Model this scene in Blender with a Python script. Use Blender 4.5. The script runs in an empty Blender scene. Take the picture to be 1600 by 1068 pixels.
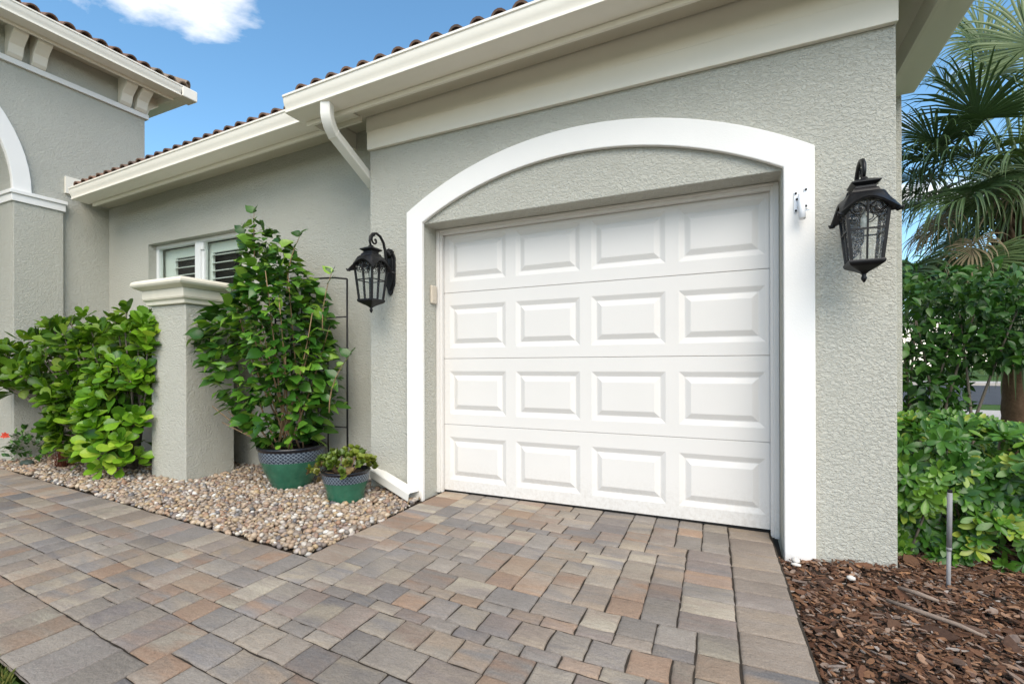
import bpy, math, random
import numpy as np
from mathutils import Vector, Matrix, noise as mnoise
random.seed(7); rng = np.random.default_rng(7)
PI = math.pi
scene = bpy.context.scene
col = scene.collection

# ------------------------------------------------------------------ camera
CAM = np.array([2.1998, -3.3337, 1.0188]); FPX = 752.97
yaw, rol, pit = 0.434, -0.0026, 0.0012
cF = np.array([-math.sin(yaw)*math.cos(pit), math.cos(yaw)*math.cos(pit), math.sin(pit)])
cR0 = np.array([math.cos(yaw), math.sin(yaw), 0.0]); cU0 = np.cross(cR0, cF)
cR = cR0*math.cos(rol)+cU0*math.sin(rol); cU = cU0*math.cos(rol)-cR0*math.sin(rol)
cam_d = bpy.data.cameras.new('camera'); cam = bpy.data.objects.new('camera', cam_d); col.objects.link(cam)
cam.matrix_world = Matrix(((cR[0], cU[0], -cF[0], CAM[0]), (cR[1], cU[1], -cF[1], CAM[1]), (cR[2], cU[2], -cF[2], CAM[2]), (0, 0, 0, 1)))
cam_d.sensor_width = 36; cam_d.lens = FPX/1600*36; cam_d.shift_y = 36.66/1600; cam_d.clip_start = 0.05; cam_d.clip_end = 2000
scene.camera = cam
def depth(p): return float((np.asarray(p)-CAM) @ cF)
def pix(p):
    d = np.asarray(p)-CAM; z = d @ cF
    return 800+FPX*(d @ cR)/z, 570.66-FPX*(d @ cU)/z

# ------------------------------------------------------------------ world and sun
SUN_EL, SUN_AZ = math.radians(46), math.radians(150)      # azimuth clockwise from +Y (veiled sun in front of the garage, to the right)
world = bpy.data.worlds.new('World'); scene.world = world; world.use_nodes = True
wn, wl = world.node_tree.nodes, world.node_tree.links
for n in list(wn): wn.remove(n)
w_out = wn.new('ShaderNodeOutputWorld'); w_bg = wn.new('ShaderNodeBackground')
sky = wn.new('ShaderNodeTexSky'); sky.sky_type = 'NISHITA'; sky.sun_disc = False
sky.sun_elevation = SUN_EL; sky.sun_rotation = SUN_AZ; sky.air_density = 1.0; sky.dust_density = 0.6; sky.ozone_density = 2.5
geo = wn.new('ShaderNodeTexCoord')
sep = wn.new('ShaderNodeSeparateXYZ'); wl.new(geo.outputs['Generated'], sep.inputs[0])
# project the view direction on a flat cloud layer so that clouds shrink towards the horizon
zc = wn.new('ShaderNodeMath'); zc.operation = 'ADD'; zc.inputs[1].default_value = 0.22; wl.new(sep.outputs['Z'], zc.inputs[0])
zm = wn.new('ShaderNodeMath'); zm.operation = 'MAXIMUM'; zm.inputs[1].default_value = 0.05; wl.new(zc.outputs[0], zm.inputs[0])
vd = wn.new('ShaderNodeVectorMath'); vd.operation = 'DIVIDE'; wl.new(geo.outputs['Generated'], vd.inputs[0])
cmb = wn.new('ShaderNodeCombineXYZ')
for i in range(3): wl.new(zm.outputs[0], cmb.inputs[i])
wl.new(cmb.outputs[0], vd.inputs[1])
cn = wn.new('ShaderNodeTexNoise'); cn.inputs['Scale'].default_value = 1.9; cn.inputs['Detail'].default_value = 9; cn.inputs['Roughness'].default_value = 0.55; cn.inputs['Distortion'].default_value = 0.25
off = wn.new('ShaderNodeVectorMath'); off.operation = 'ADD'; off.inputs[1].default_value = (3.079, -10.185, -4.386)
wl.new(vd.outputs[0], off.inputs[0]); wl.new(off.outputs[0], cn.inputs['Vector'])
cr = wn.new('ShaderNodeValToRGB'); cr.color_ramp.elements[0].position = 0.555; cr.color_ramp.elements[1].position = 0.71
cr.color_ramp.elements[0].color = (0, 0, 0, 1); cr.color_ramp.elements[1].color = (1, 1, 1, 1)
hz = wn.new('ShaderNodeMapRange'); hz.inputs['From Min'].default_value = 0.0; hz.inputs['From Max'].default_value = 0.42; hz.inputs['To Min'].default_value = 0.14; hz.inputs['To Max'].default_value = 0.0
wl.new(sep.outputs['Z'], hz.inputs['Value'])          # cloud banks overlap towards the horizon all round
ca = wn.new('ShaderNodeMath'); ca.operation = 'ADD'; wl.new(cn.outputs['Fac'], ca.inputs[0]); wl.new(hz.outputs['Result'], ca.inputs[1]); wl.new(ca.outputs[0], cr.inputs[0])
mixc = wn.new('ShaderNodeMix'); mixc.data_type = 'RGBA'
wl.new(cr.outputs['Color'], mixc.inputs['Factor']); hs = wn.new('ShaderNodeHueSaturation'); hs.inputs['Saturation'].default_value = 1.12; hs.inputs['Value'].default_value = 1.4; hs.inputs['Hue'].default_value = 0.488
wl.new(sky.outputs['Color'], hs.inputs['Color']); wl.new(hs.outputs['Color'], mixc.inputs['A']); mixc.inputs['B'].default_value = (11.8, 10.9, 9.6, 1)
wl.new(mixc.outputs['Result'], w_bg.inputs['Color']); w_bg.inputs['Strength'].default_value = 0.1
wl.new(w_bg.outputs[0], w_out.inputs[0])
sun_d = bpy.data.lights.new('sun', 'SUN'); sun = bpy.data.objects.new('sun', sun_d); col.objects.link(sun)
sun_d.energy = 2.1; sun_d.angle = math.radians(50); sun_d.color = (1.0, 0.90, 0.75)
sdir = Vector((math.sin(SUN_AZ)*math.cos(SUN_EL), math.cos(SUN_AZ)*math.cos(SUN_EL), math.sin(SUN_EL)))
sun.rotation_euler = sdir.to_track_quat('Z', 'Y').to_euler()
scene.view_settings.view_transform = 'Standard'; scene.view_settings.look = 'None'
scene.view_settings.gamma = 1.0; scene.view_settings.exposure = 0.88

# ------------------------------------------------------------------ materials
class NT:
    """small wrapper for building node trees"""
    def __init__(s, name, rough=0.6, spec=0.3):
        m = bpy.data.materials.new(name); m.use_nodes = True; s.m = m; s.t = m.node_tree
        s.b = s.t.nodes['Principled BSDF']; s.out = s.t.nodes['Material Output']
        s.b.inputs['Roughness'].default_value = rough; s.b.inputs['Specular IOR Level'].default_value = spec
        s._pos = None
    def n(s, t, **kw):
        x = s.t.nodes.new(t)
        for k, v in kw.items(): setattr(x, k, v)
        return x
    def l(s, a, b): s.t.links.new(a, b)
    def pos(s, obj=False, scale=(1, 1, 1), rot=(0, 0, 0)):
        mp = s.n('ShaderNodeMapping'); mp.inputs['Scale'].default_value = scale; mp.inputs['Rotation'].default_value = rot
        if obj: s.l(s.n('ShaderNodeTexCoord').outputs['Object'], mp.inputs[0])
        else: s.l(s.n('ShaderNodeNewGeometry').outputs['Position'], mp.inputs[0])
        return mp.outputs[0]
    def noise(s, vec, scale, detail=3, rough=0.5, dist=0.0):
        x = s.n('ShaderNodeTexNoise'); x.inputs['Scale'].default_value = scale; x.inputs['Detail'].default_value = detail
        x.inputs['Roughness'].default_value = rough; x.inputs['Distortion'].default_value = dist
        s.l(vec, x.inputs['Vector']); return x.outputs['Fac']
    def ramp(s, fac, stops, interp='LINEAR'):
        r = s.n('ShaderNodeValToRGB'); e = r.color_ramp.elements; r.color_ramp.interpolation = interp
        while len(e) < len(stops): e.new(0.5)
        for i, (p, c) in enumerate(stops): e[i].position = p; e[i].color = (*c, 1) if len(c) == 3 else c
        s.l(fac, r.inputs[0]); return r.outputs['Color']
    def mix(s, f, a, b, mode='MIX'):
        x = s.n('ShaderNodeMix'); x.data_type = 'RGBA'; x.blend_type = mode
        for v, k in ((f, 'Factor'), (a, 'A'), (b, 'B')):
            if isinstance(v, (int, float)): x.inputs[k].default_value = v if k == 'Factor' else (v, v, v, 1)
            elif isinstance(v, tuple): x.inputs[k].default_value = (*v, 1)
            else: s.l(v, x.inputs[k])
        return x.outputs['Result']
    def math(s, op, a, b=None):
        x = s.n('ShaderNodeMath'); x.operation = op
        for i, v in enumerate((a, b)):
            if v is None: continue
            if isinstance(v, (int, float)): x.inputs[i].default_value = v
            else: s.l(v, x.inputs[i])
        return x.outputs[0]
    def bump(s, h, strength=0.5, dist=0.01):
        b = s.n('ShaderNodeBump'); b.inputs['Strength'].default_value = strength; b.inputs['Distance'].default_value = dist
        s.l(h, b.inputs['Height']); s.l(b.outputs[0], s.b.inputs['Normal']); return b
    def color(s, c):
        if isinstance(c, tuple): s.b.inputs['Base Color'].default_value = (*c, 1)
        else: s.l(c, s.b.inputs['Base Color'])

def m_stucco():
    k = NT('stucco', 0.9, 0.15); p = k.pos()
    big = k.noise(p, 1.3, 4, 0.6)
    c = k.mix(big, (0.465, 0.46, 0.405), (0.545, 0.538, 0.475))
    fine = k.noise(p, 60, 4, 0.7)
    c = k.mix(0.12, c, k.ramp(fine, [(0.3, (0.6, 0.6, 0.55)), (0.7, (1, 1, 1))]), 'MULTIPLY'); k.color(c)
    a = k.noise(k.pos(scale=(1, 1, 1.4)), 50, 4, 0.6, 0.9)
    h = k.math('ADD', k.ramp(a, [(0.32, (0, 0, 0)), (0.55, (0.75, 0.75, 0.75)), (0.75, (1, 1, 1))]), k.math('MULTIPLY', fine, 0.35))
    k.bump(h, 0.75, 0.0088); return k.m
def m_plain(name, c, rough=0.5, spec=0.3, var=0.06, nscale=4, bump=0.0, bscale=200, bdist=0.002, metallic=0.0):
    k = NT(name, rough, spec); p = k.pos()
    n = k.noise(p, nscale, 5, 0.6)
    k.color(k.mix(n, tuple(x*(1-var) for x in c), tuple(min(1, x*(1+var)) for x in c)))
    k.b.inputs['Metallic'].default_value = metallic
    if bump: k.bump(k.noise(p, bscale, 3, 0.6), bump, bdist)
    return k.m
def m_trim():
    k = NT('white_textured_trim', 0.75, 0.2); p = k.pos()
    n = k.noise(p, 2.5, 5, 0.6); k.color(k.mix(n, (0.78, 0.765, 0.735), (0.85, 0.835, 0.805)))
    k.bump(k.noise(p, 110, 3, 0.6, 0.6), 0.35, 0.003); return k.m
def m_door():
    k = NT('door_white', 0.45, 0.35); p = k.pos(scale=(1, 1, 0.06))
    n = k.noise(k.pos(), 1.7, 4, 0.6)
    c = k.mix(n, (0.655, 0.635, 0.605), (0.715, 0.695, 0.665))
    sz_ = k.n('ShaderNodeSeparateXYZ'); k.l(k.pos(), sz_.inputs[0]); low = k.ramp(sz_.outputs['Z'], [(0.0, (1, 1, 1)), (0.28, (0, 0, 0))])
    spl = k.mix(1.0, low, k.ramp(k.noise(k.pos(), 38, 5, 0.75), [(0.42, (0, 0, 0)), (0.75, (0.55, 0.55, 0.55))]), 'MULTIPLY')
    k.color(k.mix(spl, c, (0.42, 0.37, 0.31)))
    k.bump(k.noise(p, 160, 4, 0.65), 0.22, 0.0015); return k.m
def rand_out(k, island):
    if island: return k.n('ShaderNodeNewGeometry').outputs['Random Per Island']
    return k.n('ShaderNodeObjectInfo').outputs['Random']
def m_paver(name, island, tan=False):
    k = NT(name, 0.82, 0.25); r = rand_out(k, island)
    r2 = k.math('FRACT', k.math('MULTIPLY', r, 7.31)); r3 = k.math('FRACT', k.math('MULTIPLY', r, 23.7))
    if tan:
        A = k.ramp(r, [(0, (0.27, 0.225, 0.185)), (0.5, (0.32, 0.265, 0.215)), (1, (0.25, 0.22, 0.20))])
        B = k.ramp(r2, [(0, (0.33, 0.26, 0.19)), (1, (0.24, 0.20, 0.175))])
    else:
        A = k.ramp(r, [(0, (0.235, 0.215, 0.20)), (0.2, (0.27, 0.235, 0.20)), (0.42, (0.325, 0.265, 0.21)), (0.62, (0.205, 0.187, 0.178)), (0.78, (0.315, 0.215, 0.15)), (0.9, (0.36, 0.31, 0.24)), (1, (0.24, 0.21, 0.19))])
        B = k.ramp(r2, [(0, (0.19, 0.182, 0.182)), (0.3, (0.34, 0.29, 0.23)), (0.55, (0.22, 0.205, 0.20)), (0.8, (0.31, 0.205, 0.14)), (1, (0.37, 0.33, 0.26))])
    # streaks of blended pigment, offset per piece
    p = k.pos(scale=(2.2, 9, 1))
    offs = k.n('ShaderNodeVectorMath', operation='ADD'); k.l(p, offs.inputs[0])
    cb = k.n('ShaderNodeCombineXYZ'); k.l(k.math('MULTIPLY', r3, 40), cb.inputs[0]); k.l(k.math('MULTIPLY', r2, 40), cb.inputs[1]); k.l(cb.outputs[0], offs.inputs[1])
    st = k.noise(offs.outputs[0], 1.1, 3, 0.55, 0.5)
    c = k.mix(k.ramp(st, [(0.38, (0, 0, 0)), (0.62, (1, 1, 1))]), A, B)
    w = k.pos()
    g = k.noise(w, 150, 5, 0.8); c = k.mix(0.85, c, k.ramp(g, [(0.25, (0.62, 0.60, 0.58)), (0.55, (1, 1, 1)), (0.8, (1.12, 1.1, 1.06))]), 'MULTIPLY')
    sp = k.noise(w, 420, 2, 0.5); c = k.mix(k.ramp(sp, [(0.70, (0, 0, 0)), (0.76, (0.5, 0.5, 0.5))]), c, (0.55, 0.52, 0.48))
    hsn = k.n('ShaderNodeHueSaturation'); hsn.inputs['Saturation'].default_value = 0.95; k.l(k.math('ADD', k.math('MULTIPLY', k.math('FRACT', k.math('MULTIPLY', r, 51.3)), 0.30), 0.96), hsn.inputs['Value']); k.l(c, hsn.inputs['Color']); c = hsn.outputs['Color']
    f2 = k.noise(k.pos(scale=(1, 3.5, 1)), 26, 4, 0.7, 0.6); c = k.mix(0.55, c, k.ramp(f2, [(0.3, (0.74, 0.72, 0.70)), (0.5, (1, 1, 1)), (0.7, (1.22, 1.2, 1.16))]), 'MULTIPLY')
    d = k.noise(w, 2.2, 5, 0.65); c = k.mix(0.7, c, k.ramp(d, [(0.3, (0.78, 0.76, 0.73)), (0.6, (1.05, 1.04, 1.03))]), 'MULTIPLY')
    k.color(c)
    h = k.math('ADD', k.math('MULTIPLY', k.noise(w, 55, 5, 0.7), 1.0), k.math('MULTIPLY', g, 0.5))
    k.bump(h, 1.0, 0.008); return k.m
def m_leaf(name, stops, island, rough=0.38, trans=0.25, under=None):
    k = NT(name, rough, 0.45); r = rand_out(k, island)
    c = k.ramp(r, stops)
    p = k.noise(k.pos(), 55, 2, 0.5); c = k.mix(0.5, c, k.ramp(p, [(0.3, (0.72, 0.74, 0.7)), (0.7, (1.1, 1.1, 1.0))]), 'MULTIPLY')
    k.color(c)
    tr = k.n('ShaderNodeBsdfTranslucent'); k.l(k.mix(1.0, c, (1.0, 1.15, 0.45), 'MULTIPLY'), tr.inputs['Color'])
    mx = k.n('ShaderNodeMixShader'); mx.inputs[0].default_value = trans
    k.l(k.b.outputs[0], mx.inputs[1]); k.l(tr.outputs[0], mx.inputs[2]); k.l(mx.outputs[0], k.out.inputs['Surface'])
    return k.m
def m_island(name, stops, rough=0.7, spec=0.3, grain=40, interp='LINEAR', island=True, var=0.5):
    k = NT(name, rough, spec); r = rand_out(k, island); c = k.ramp(r, stops, interp)
    g = k.noise(k.pos(), grain, 4, 0.7); c = k.mix(var, c, k.ramp(g, [(0.3, (0.6, 0.58, 0.56)), (0.7, (1.15, 1.14, 1.12))]), 'MULTIPLY'); k.color(c)
    k.bump(g, 0.3, 0.003); return k.m
def m_glass(name, tint=(0.9, 0.95, 0.93), rough=0.02, refl=1.0, wav=0.0):
    k = NT(name); t = k.t
    tr = k.n('ShaderNodeBsdfTransparent'); tr.inputs[0].default_value = (*tint, 1)
    gl = k.n('ShaderNodeBsdfGlossy'); gl.inputs['Roughness'].default_value = rough
    fr = k.n('ShaderNodeFresnel'); fr.inputs[0].default_value = 1.5
    if wav:
        b = k.n('ShaderNodeBump'); b.inputs['Strength'].default_value = wav; b.inputs['Distance'].default_value = 0.01
        k.l(k.noise(k.pos(), 45, 2, 0.5, 0.8), b.inputs['Height']); k.l(b.outputs[0], gl.inputs['Normal']); k.l(b.outputs[0], fr.inputs['Normal'])
    mx = k.n('ShaderNodeMixShader'); k.l(k.math('MULTIPLY', k.math('MULTIPLY', fr.outputs[0], refl), k.math('SUBTRACT', 1.0, k.n('ShaderNodeNewGeometry').outputs['Backfacing'])), mx.inputs[0])
    k.l(tr.outputs[0], mx.inputs[1]); k.l(gl.outputs[0], mx.inputs[2]); k.l(mx.outputs[0], k.out.inputs['Surface'])
    return k.m
def m_band():
    """navy band with a pale diamond lattice pressed in the glaze"""
    k = NT('pot_lattice_band', 0.3, 0.5)
    tc = k.n('ShaderNodeTexCoord'); sp = k.n('ShaderNodeSeparateXYZ'); k.l(tc.outputs['Object'], sp.inputs[0])
    ang = k.math('ARCTAN2', sp.outputs['Y'], sp.outputs['X']); u = k.math('MULTIPLY', ang, 21/PI)
    v = k.math('MULTIPLY', sp.outputs['Z'], 36.0)
    lines = []
    for s in (1, -1):
        q = k.math('ADD', u, k.math('MULTIPLY', v, s)); q = k.math('ABSOLUTE', k.math('SUBTRACT', k.math('FRACT', q), 0.5))
        lines.append(k.ramp(q, [(0.07, (1, 1, 1)), (0.15, (0, 0, 0))]))
    mx = k.mix(1.0, lines[0], lines[1], 'LIGHTEN')
    nz = k.noise(k.pos(), 70, 3, 0.6)
    k.color(k.mix(k.mix(1.0, mx, k.ramp(nz, [(0.2, (0.2, 0.2, 0.2)), (0.6, (0.9, 0.9, 0.9))]), 'MULTIPLY'), (0.02, 0.03, 0.05), (0.25, 0.30, 0.34)))
    k.bump(mx, 0.4, 0.003); return k.m
def m_glaze():
    k = NT('pot_green_glaze', 0.22, 0.5); p = k.pos()
    n = k.noise(p, 14, 5, 0.65); k.color(k.ramp(n, [(0.25, (0.022, 0.095, 0.058)), (0.6, (0.036, 0.14, 0.085)), (0.85, (0.06, 0.19, 0.12))]))
    k.bump(k.noise(p, 40, 2), 0.06, 0.003); return k.m
def m_ground(name, c1, c2, scale, bump=0.5, rough=0.95):
    k = NT(name, rough, 0.1); p = k.pos()
    n = k.noise(p, scale, 6, 0.7); b = k.noise(p, scale*0.06, 3, 0.6)
    c = k.mix(n, c1, c2); c = k.mix(0.5, c, k.ramp(b, [(0.3, (0.7, 0.7, 0.7)), (0.7, (1.1, 1.1, 1.05))]), 'MULTIPLY'); k.color(c); k.bump(n, bump, 0.02); return k.m

M = {}
M['stucco'] = m_stucco(); M['trim'] = m_trim(); M['door'] = m_door()
M['cream'] = m_plain('cream_paint', (0.83, 0.785, 0.685), 0.5, 0.3, 0.05, 3, 0.12, 90, 0.002)
M['gutter'] = m_plain('cream_gutter_metal', (0.85, 0.805, 0.71), 0.38, 0.4, 0.04, 5)
M['cap'] = m_plain('cream_cast_cap', (0.72, 0.68, 0.57), 0.65, 0.25, 0.12, 9, 0.2, 80, 0.002)
M['soffit'] = m_plain('shaded_cream_soffit', (0.62, 0.58, 0.49), 0.8, 0.1, 0.1, 3)  # the cream made darker, eave shade put into the colour
M['black'] = m_plain('black_cast_metal', (0.007, 0.007, 0.008), 0.42, 0.32, 0.2, 30, 0.15, 220, 0.001)
M['blackwire'] = m_plain('black_wrought_iron', (0.010, 0.010, 0.010), 0.5, 0.4, 0.2, 30)
M['rubber'] = m_plain('black_rubber', (0.012, 0.012, 0.012), 0.8, 0.2)
M['glass'] = m_glass('window_glass', (0.95, 0.975, 0.955), 0.0, 1.0)
M['lampglass'] = m_glass('seeded_lamp_glass', (0.96, 0.97, 0.97), 0.05, 1.2, 0.6)
M['vinyl'] = m_plain('white_vinyl', (0.80, 0.81, 0.80), 0.35, 0.4, 0.02)
M['shutter'] = m_plain('white_shutter', (0.74, 0.77, 0.73), 0.45, 0.3, 0.02)
M['dark'] = m_plain('dark_shade_fill', (0.03, 0.028, 0.026), 0.9, 0.1)  # near-black fill painted where there is only shade
M['plastic'] = m_plain('white_plastic', (0.82, 0.84, 0.87), 0.35, 0.4, 0.02)
M['beige'] = m_plain('beige_plastic', (0.56, 0.50, 0.41), 0.5, 0.3, 0.03)
M['tile'] = m_island('roof_tile_clay', [(0, (0.15, 0.095, 0.072)), (0.4, (0.20, 0.125, 0.09)), (0.7, (0.25, 0.15, 0.105)), (1, (0.13, 0.10, 0.085))], 0.8, 0.2, 30, island=False)
M['tilej'] = m_island('roof_tile_clay_rows', [(0, (0.15, 0.095, 0.072)), (0.4, (0.20, 0.125, 0.09)), (0.7, (0.25, 0.15, 0.105)), (1, (0.13, 0.10, 0.085))], 0.8, 0.2, 30)
M['tiletan'] = m_island('roof_tile_tan', [(0, (0.20, 0.15, 0.11)), (0.5, (0.27, 0.21, 0.16)), (1, (0.17, 0.13, 0.10))], 0.8, 0.2, 30, island=False)
M['paver'] = m_paver('paver_blend', False); M['paverj'] = m_paver('paver_blend_rows', True)
M['pavertan'] = m_paver('paver_tan', False, True); M['pavertanj'] = m_paver('paver_tan_rows', True, True)
M['sand'] = m_ground('joint_sand', (0.016, 0.013, 0.010), (0.085, 0.07, 0.056), 35)
M['pebble'] = m_island('pebble_mix', [(0, (0.33, 0.235, 0.165)), (0.13, (0.42, 0.32, 0.22)), (0.26, (0.22, 0.18, 0.155)), (0.36, (0.50, 0.41, 0.30)), (0.48, (0.33, 0.20, 0.13)), (0.56, (0.15, 0.145, 0.15)), (0.64, (0.44, 0.32, 0.18)), (0.74, (0.27, 0.225, 0.20)), (0.84, (0.62, 0.57, 0.49)), (0.90, (0.20, 0.125, 0.10)), (0.95, (0.74, 0.71, 0.65)), (1, (0.08, 0.08, 0.085))], 0.5, 0.4, 45, var=0.45)
M['soil'] = m_ground('bed_soil', (0.035, 0.026, 0.02), (0.085, 0.065, 0.05), 40)
M['bark'] = m_island('bark_chip_mix', [(0, (0.095, 0.046, 0.028)), (0.2, (0.16, 0.08, 0.046)), (0.4, (0.06, 0.036, 0.026)), (0.58, (0.25, 0.13, 0.07)), (0.72, (0.125, 0.075, 0.055)), (0.82, (0.29, 0.22, 0.175)), (0.90, (0.35, 0.18, 0.09)), (0.96, (0.21, 0.16, 0.135)), (1, (0.40, 0.35, 0.31))], 0.85, 0.2, 75, var=0.7)
M['lawn'] = m_ground('lawn_grass', (0.035, 0.075, 0.014), (0.075, 0.13, 0.03), 25, 0.8)
M['asphalt'] = m_ground('asphalt', (0.055, 0.058, 0.065), (0.085, 0.088, 0.095), 30, 0.2)
M['concrete'] = m_ground('concrete_walk', (0.42, 0.38, 0.34), (0.50, 0.46, 0.42), 18, 0.2)
M['court'] = m_ground('bounce_court_paving', (0.26, 0.235, 0.21), (0.36, 0.32, 0.28), 9, 0.2)  # pale tone for the added court that bounces light
M['band'] = m_band(); M['glaze'] = m_glaze()
M['potrim'] = m_plain('pot_black_glaze', (0.012, 0.012, 0.016), 0.2, 0.5, 0.2, 20)
M['stone'] = m_plain('dark_green_stone', (0.045, 0.065, 0.055), 0.5, 0.3, 0.3, 25, 0.2, 60, 0.003)
M['whitestone'] = m_plain('pale_stone', (0.62, 0.59, 0.54), 0.7, 0.2, 0.1, 60, 0.3, 80, 0.003)
M['stick'] = m_plain('grey_weathered_wood', (0.26, 0.20, 0.16), 0.9, 0.1, 0.3, 60, 0.6, 120, 0.004)
M['bark_wood'] = m_plain('woody_stem', (0.16, 0.105, 0.065), 0.85, 0.15, 0.35, 40, 0.6, 70, 0.005)
M['tan_wood'] = m_plain('tan_woody_stem', (0.30, 0.20, 0.115), 0.8, 0.15, 0.3, 40, 0.5, 70, 0.004)
M['greystem'] = m_plain('grey_stem', (0.17, 0.145, 0.115), 0.85, 0.15, 0.3, 40, 0.5, 70, 0.004)
M['alu'] = m_plain('grey_stake', (0.24, 0.235, 0.235), 0.55, 0.3, 0.25, 40)
hib = [(0, (0.024, 0.085, 0.011)), (0.4, (0.042, 0.13, 0.015)), (0.72, (0.075, 0.195, 0.023)), (0.88, (0.16, 0.33, 0.036)), (1, (0.28, 0.45, 0.06))]
M['hib'] = m_leaf('hibiscus_leaf', hib, False, 0.26); M['hibj'] = m_leaf('hibiscus_leaf_shaded_mass', [(p*0.8 if p < 1 else 1, tuple(x*0.8 for x in c)) for p, c in hib], True, 0.35)  # joined mass is a darkened copy, shade within the shrub put into its colour
clu = [(0, (0.05, 0.145, 0.012)), (0.25, (0.11, 0.25, 0.016)), (0.55, (0.18, 0.36, 0.022)), (0.8, (0.23, 0.42, 0.032)), (1, (0.38, 0.52, 0.06))]
M['clu'] = m_leaf('broad_leaf', clu, False, 0.3, 0.25); M['cluj'] = m_leaf('broad_leaf_shaded_mass', [(p, tuple(x*.6 for x in c)) for p, c in clu], True, 0.38, 0.28)  # mass copy has its colour cut down to paint the mound's dark interior
hed = [(0, (0.03, 0.10, 0.012)), (0.35, (0.055, 0.155, 0.018)), (0.7, (0.095, 0.225, 0.025)), (0.92, (0.17, 0.31, 0.035)), (1, (0.36, 0.40, 0.06))]
M['hed'] = m_leaf('hedge_leaf', hed, False, 0.33); M['hedj'] = m_leaf('hedge_leaf_mass', hed, True, 0.35)
bsh = [(0, (0.022, 0.07, 0.014)), (0.5, (0.04, 0.115, 0.02)), (0.9, (0.07, 0.17, 0.028)), (1, (0.12, 0.22, 0.04))]
M['bsh'] = m_leaf('dark_shrub_leaf', bsh, False, 0.35); M['bshj'] = m_leaf('dark_shrub_leaf_mass', bsh, True, 0.38)
suc = [(0, (0.06, 0.11, 0.016)), (0.4, (0.11, 0.165, 0.02)), (0.8, (0.19, 0.23, 0.028)), (1, (0.12, 0.085, 0.025))]
M['suc'] = m_leaf('succulent_leaf', suc, False, 0.4, 0.12)
M['sucbrown'] = m_leaf('succulent_brown', [(0, (0.16, 0.11, 0.05)), (1, (0.22, 0.15, 0.06))], False, 0.5, 0.1)
M['redgrass'] = m_leaf('red_grass_blade', [(0, (0.10, 0.028, 0.02)), (0.6, (0.17, 0.045, 0.03)), (1, (0.23, 0.09, 0.05))], True, 0.5, 0.2)
M['flower'] = m_leaf('red_petal', [(0, (0.55, 0.035, 0.02)), (1, (0.65, 0.07, 0.03))], False, 0.5, 0.2)
frd = [(0, (0.05, 0.09, 0.035)), (0.4, (0.075, 0.125, 0.045)), (0.75, (0.11, 0.165, 0.06)), (1, (0.15, 0.20, 0.08))]
M['frond'] = m_leaf('palm_frond', frd, False, 0.45, 0.1)
M['frondry'] = m_leaf('dry_palm_frond', [(0, (0.20, 0.16, 0.10)), (1, (0.28, 0.22, 0.13))], False, 0.7, 0.1)
M['far'] = m_leaf('far_foliage', [(0, (0.03, 0.075, 0.02)), (1, (0.08, 0.14, 0.035))], True, 0.6, 0.1)
M['grassb'] = m_leaf('grass_blade', [(0, (0.07, 0.11, 0.02)), (0.6, (0.14, 0.16, 0.03)), (1, (0.30, 0.24, 0.07))], True, 0.6, 0.2)
M['carpaint'] = m_plain('navy_car_paint', (0.012, 0.015, 0.028), 0.2, 0.6, 0.02)
M['chrome'] = m_plain('chrome_trim', (0.6, 0.6, 0.6), 0.2, 0.5, 0.02, metallic=1.0)
M['tyre'] = m_plain('tyre_rubber', (0.015, 0.015, 0.015), 0.8, 0.2)
M['trunk'] = m_island('palm_trunk_fibre', [(0, (0.09, 0.055, 0.035)), (0.5, (0.14, 0.09, 0.06)), (1, (0.19, 0.13, 0.09))], 0.95, 0.1, 28, var=0.8)

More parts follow.
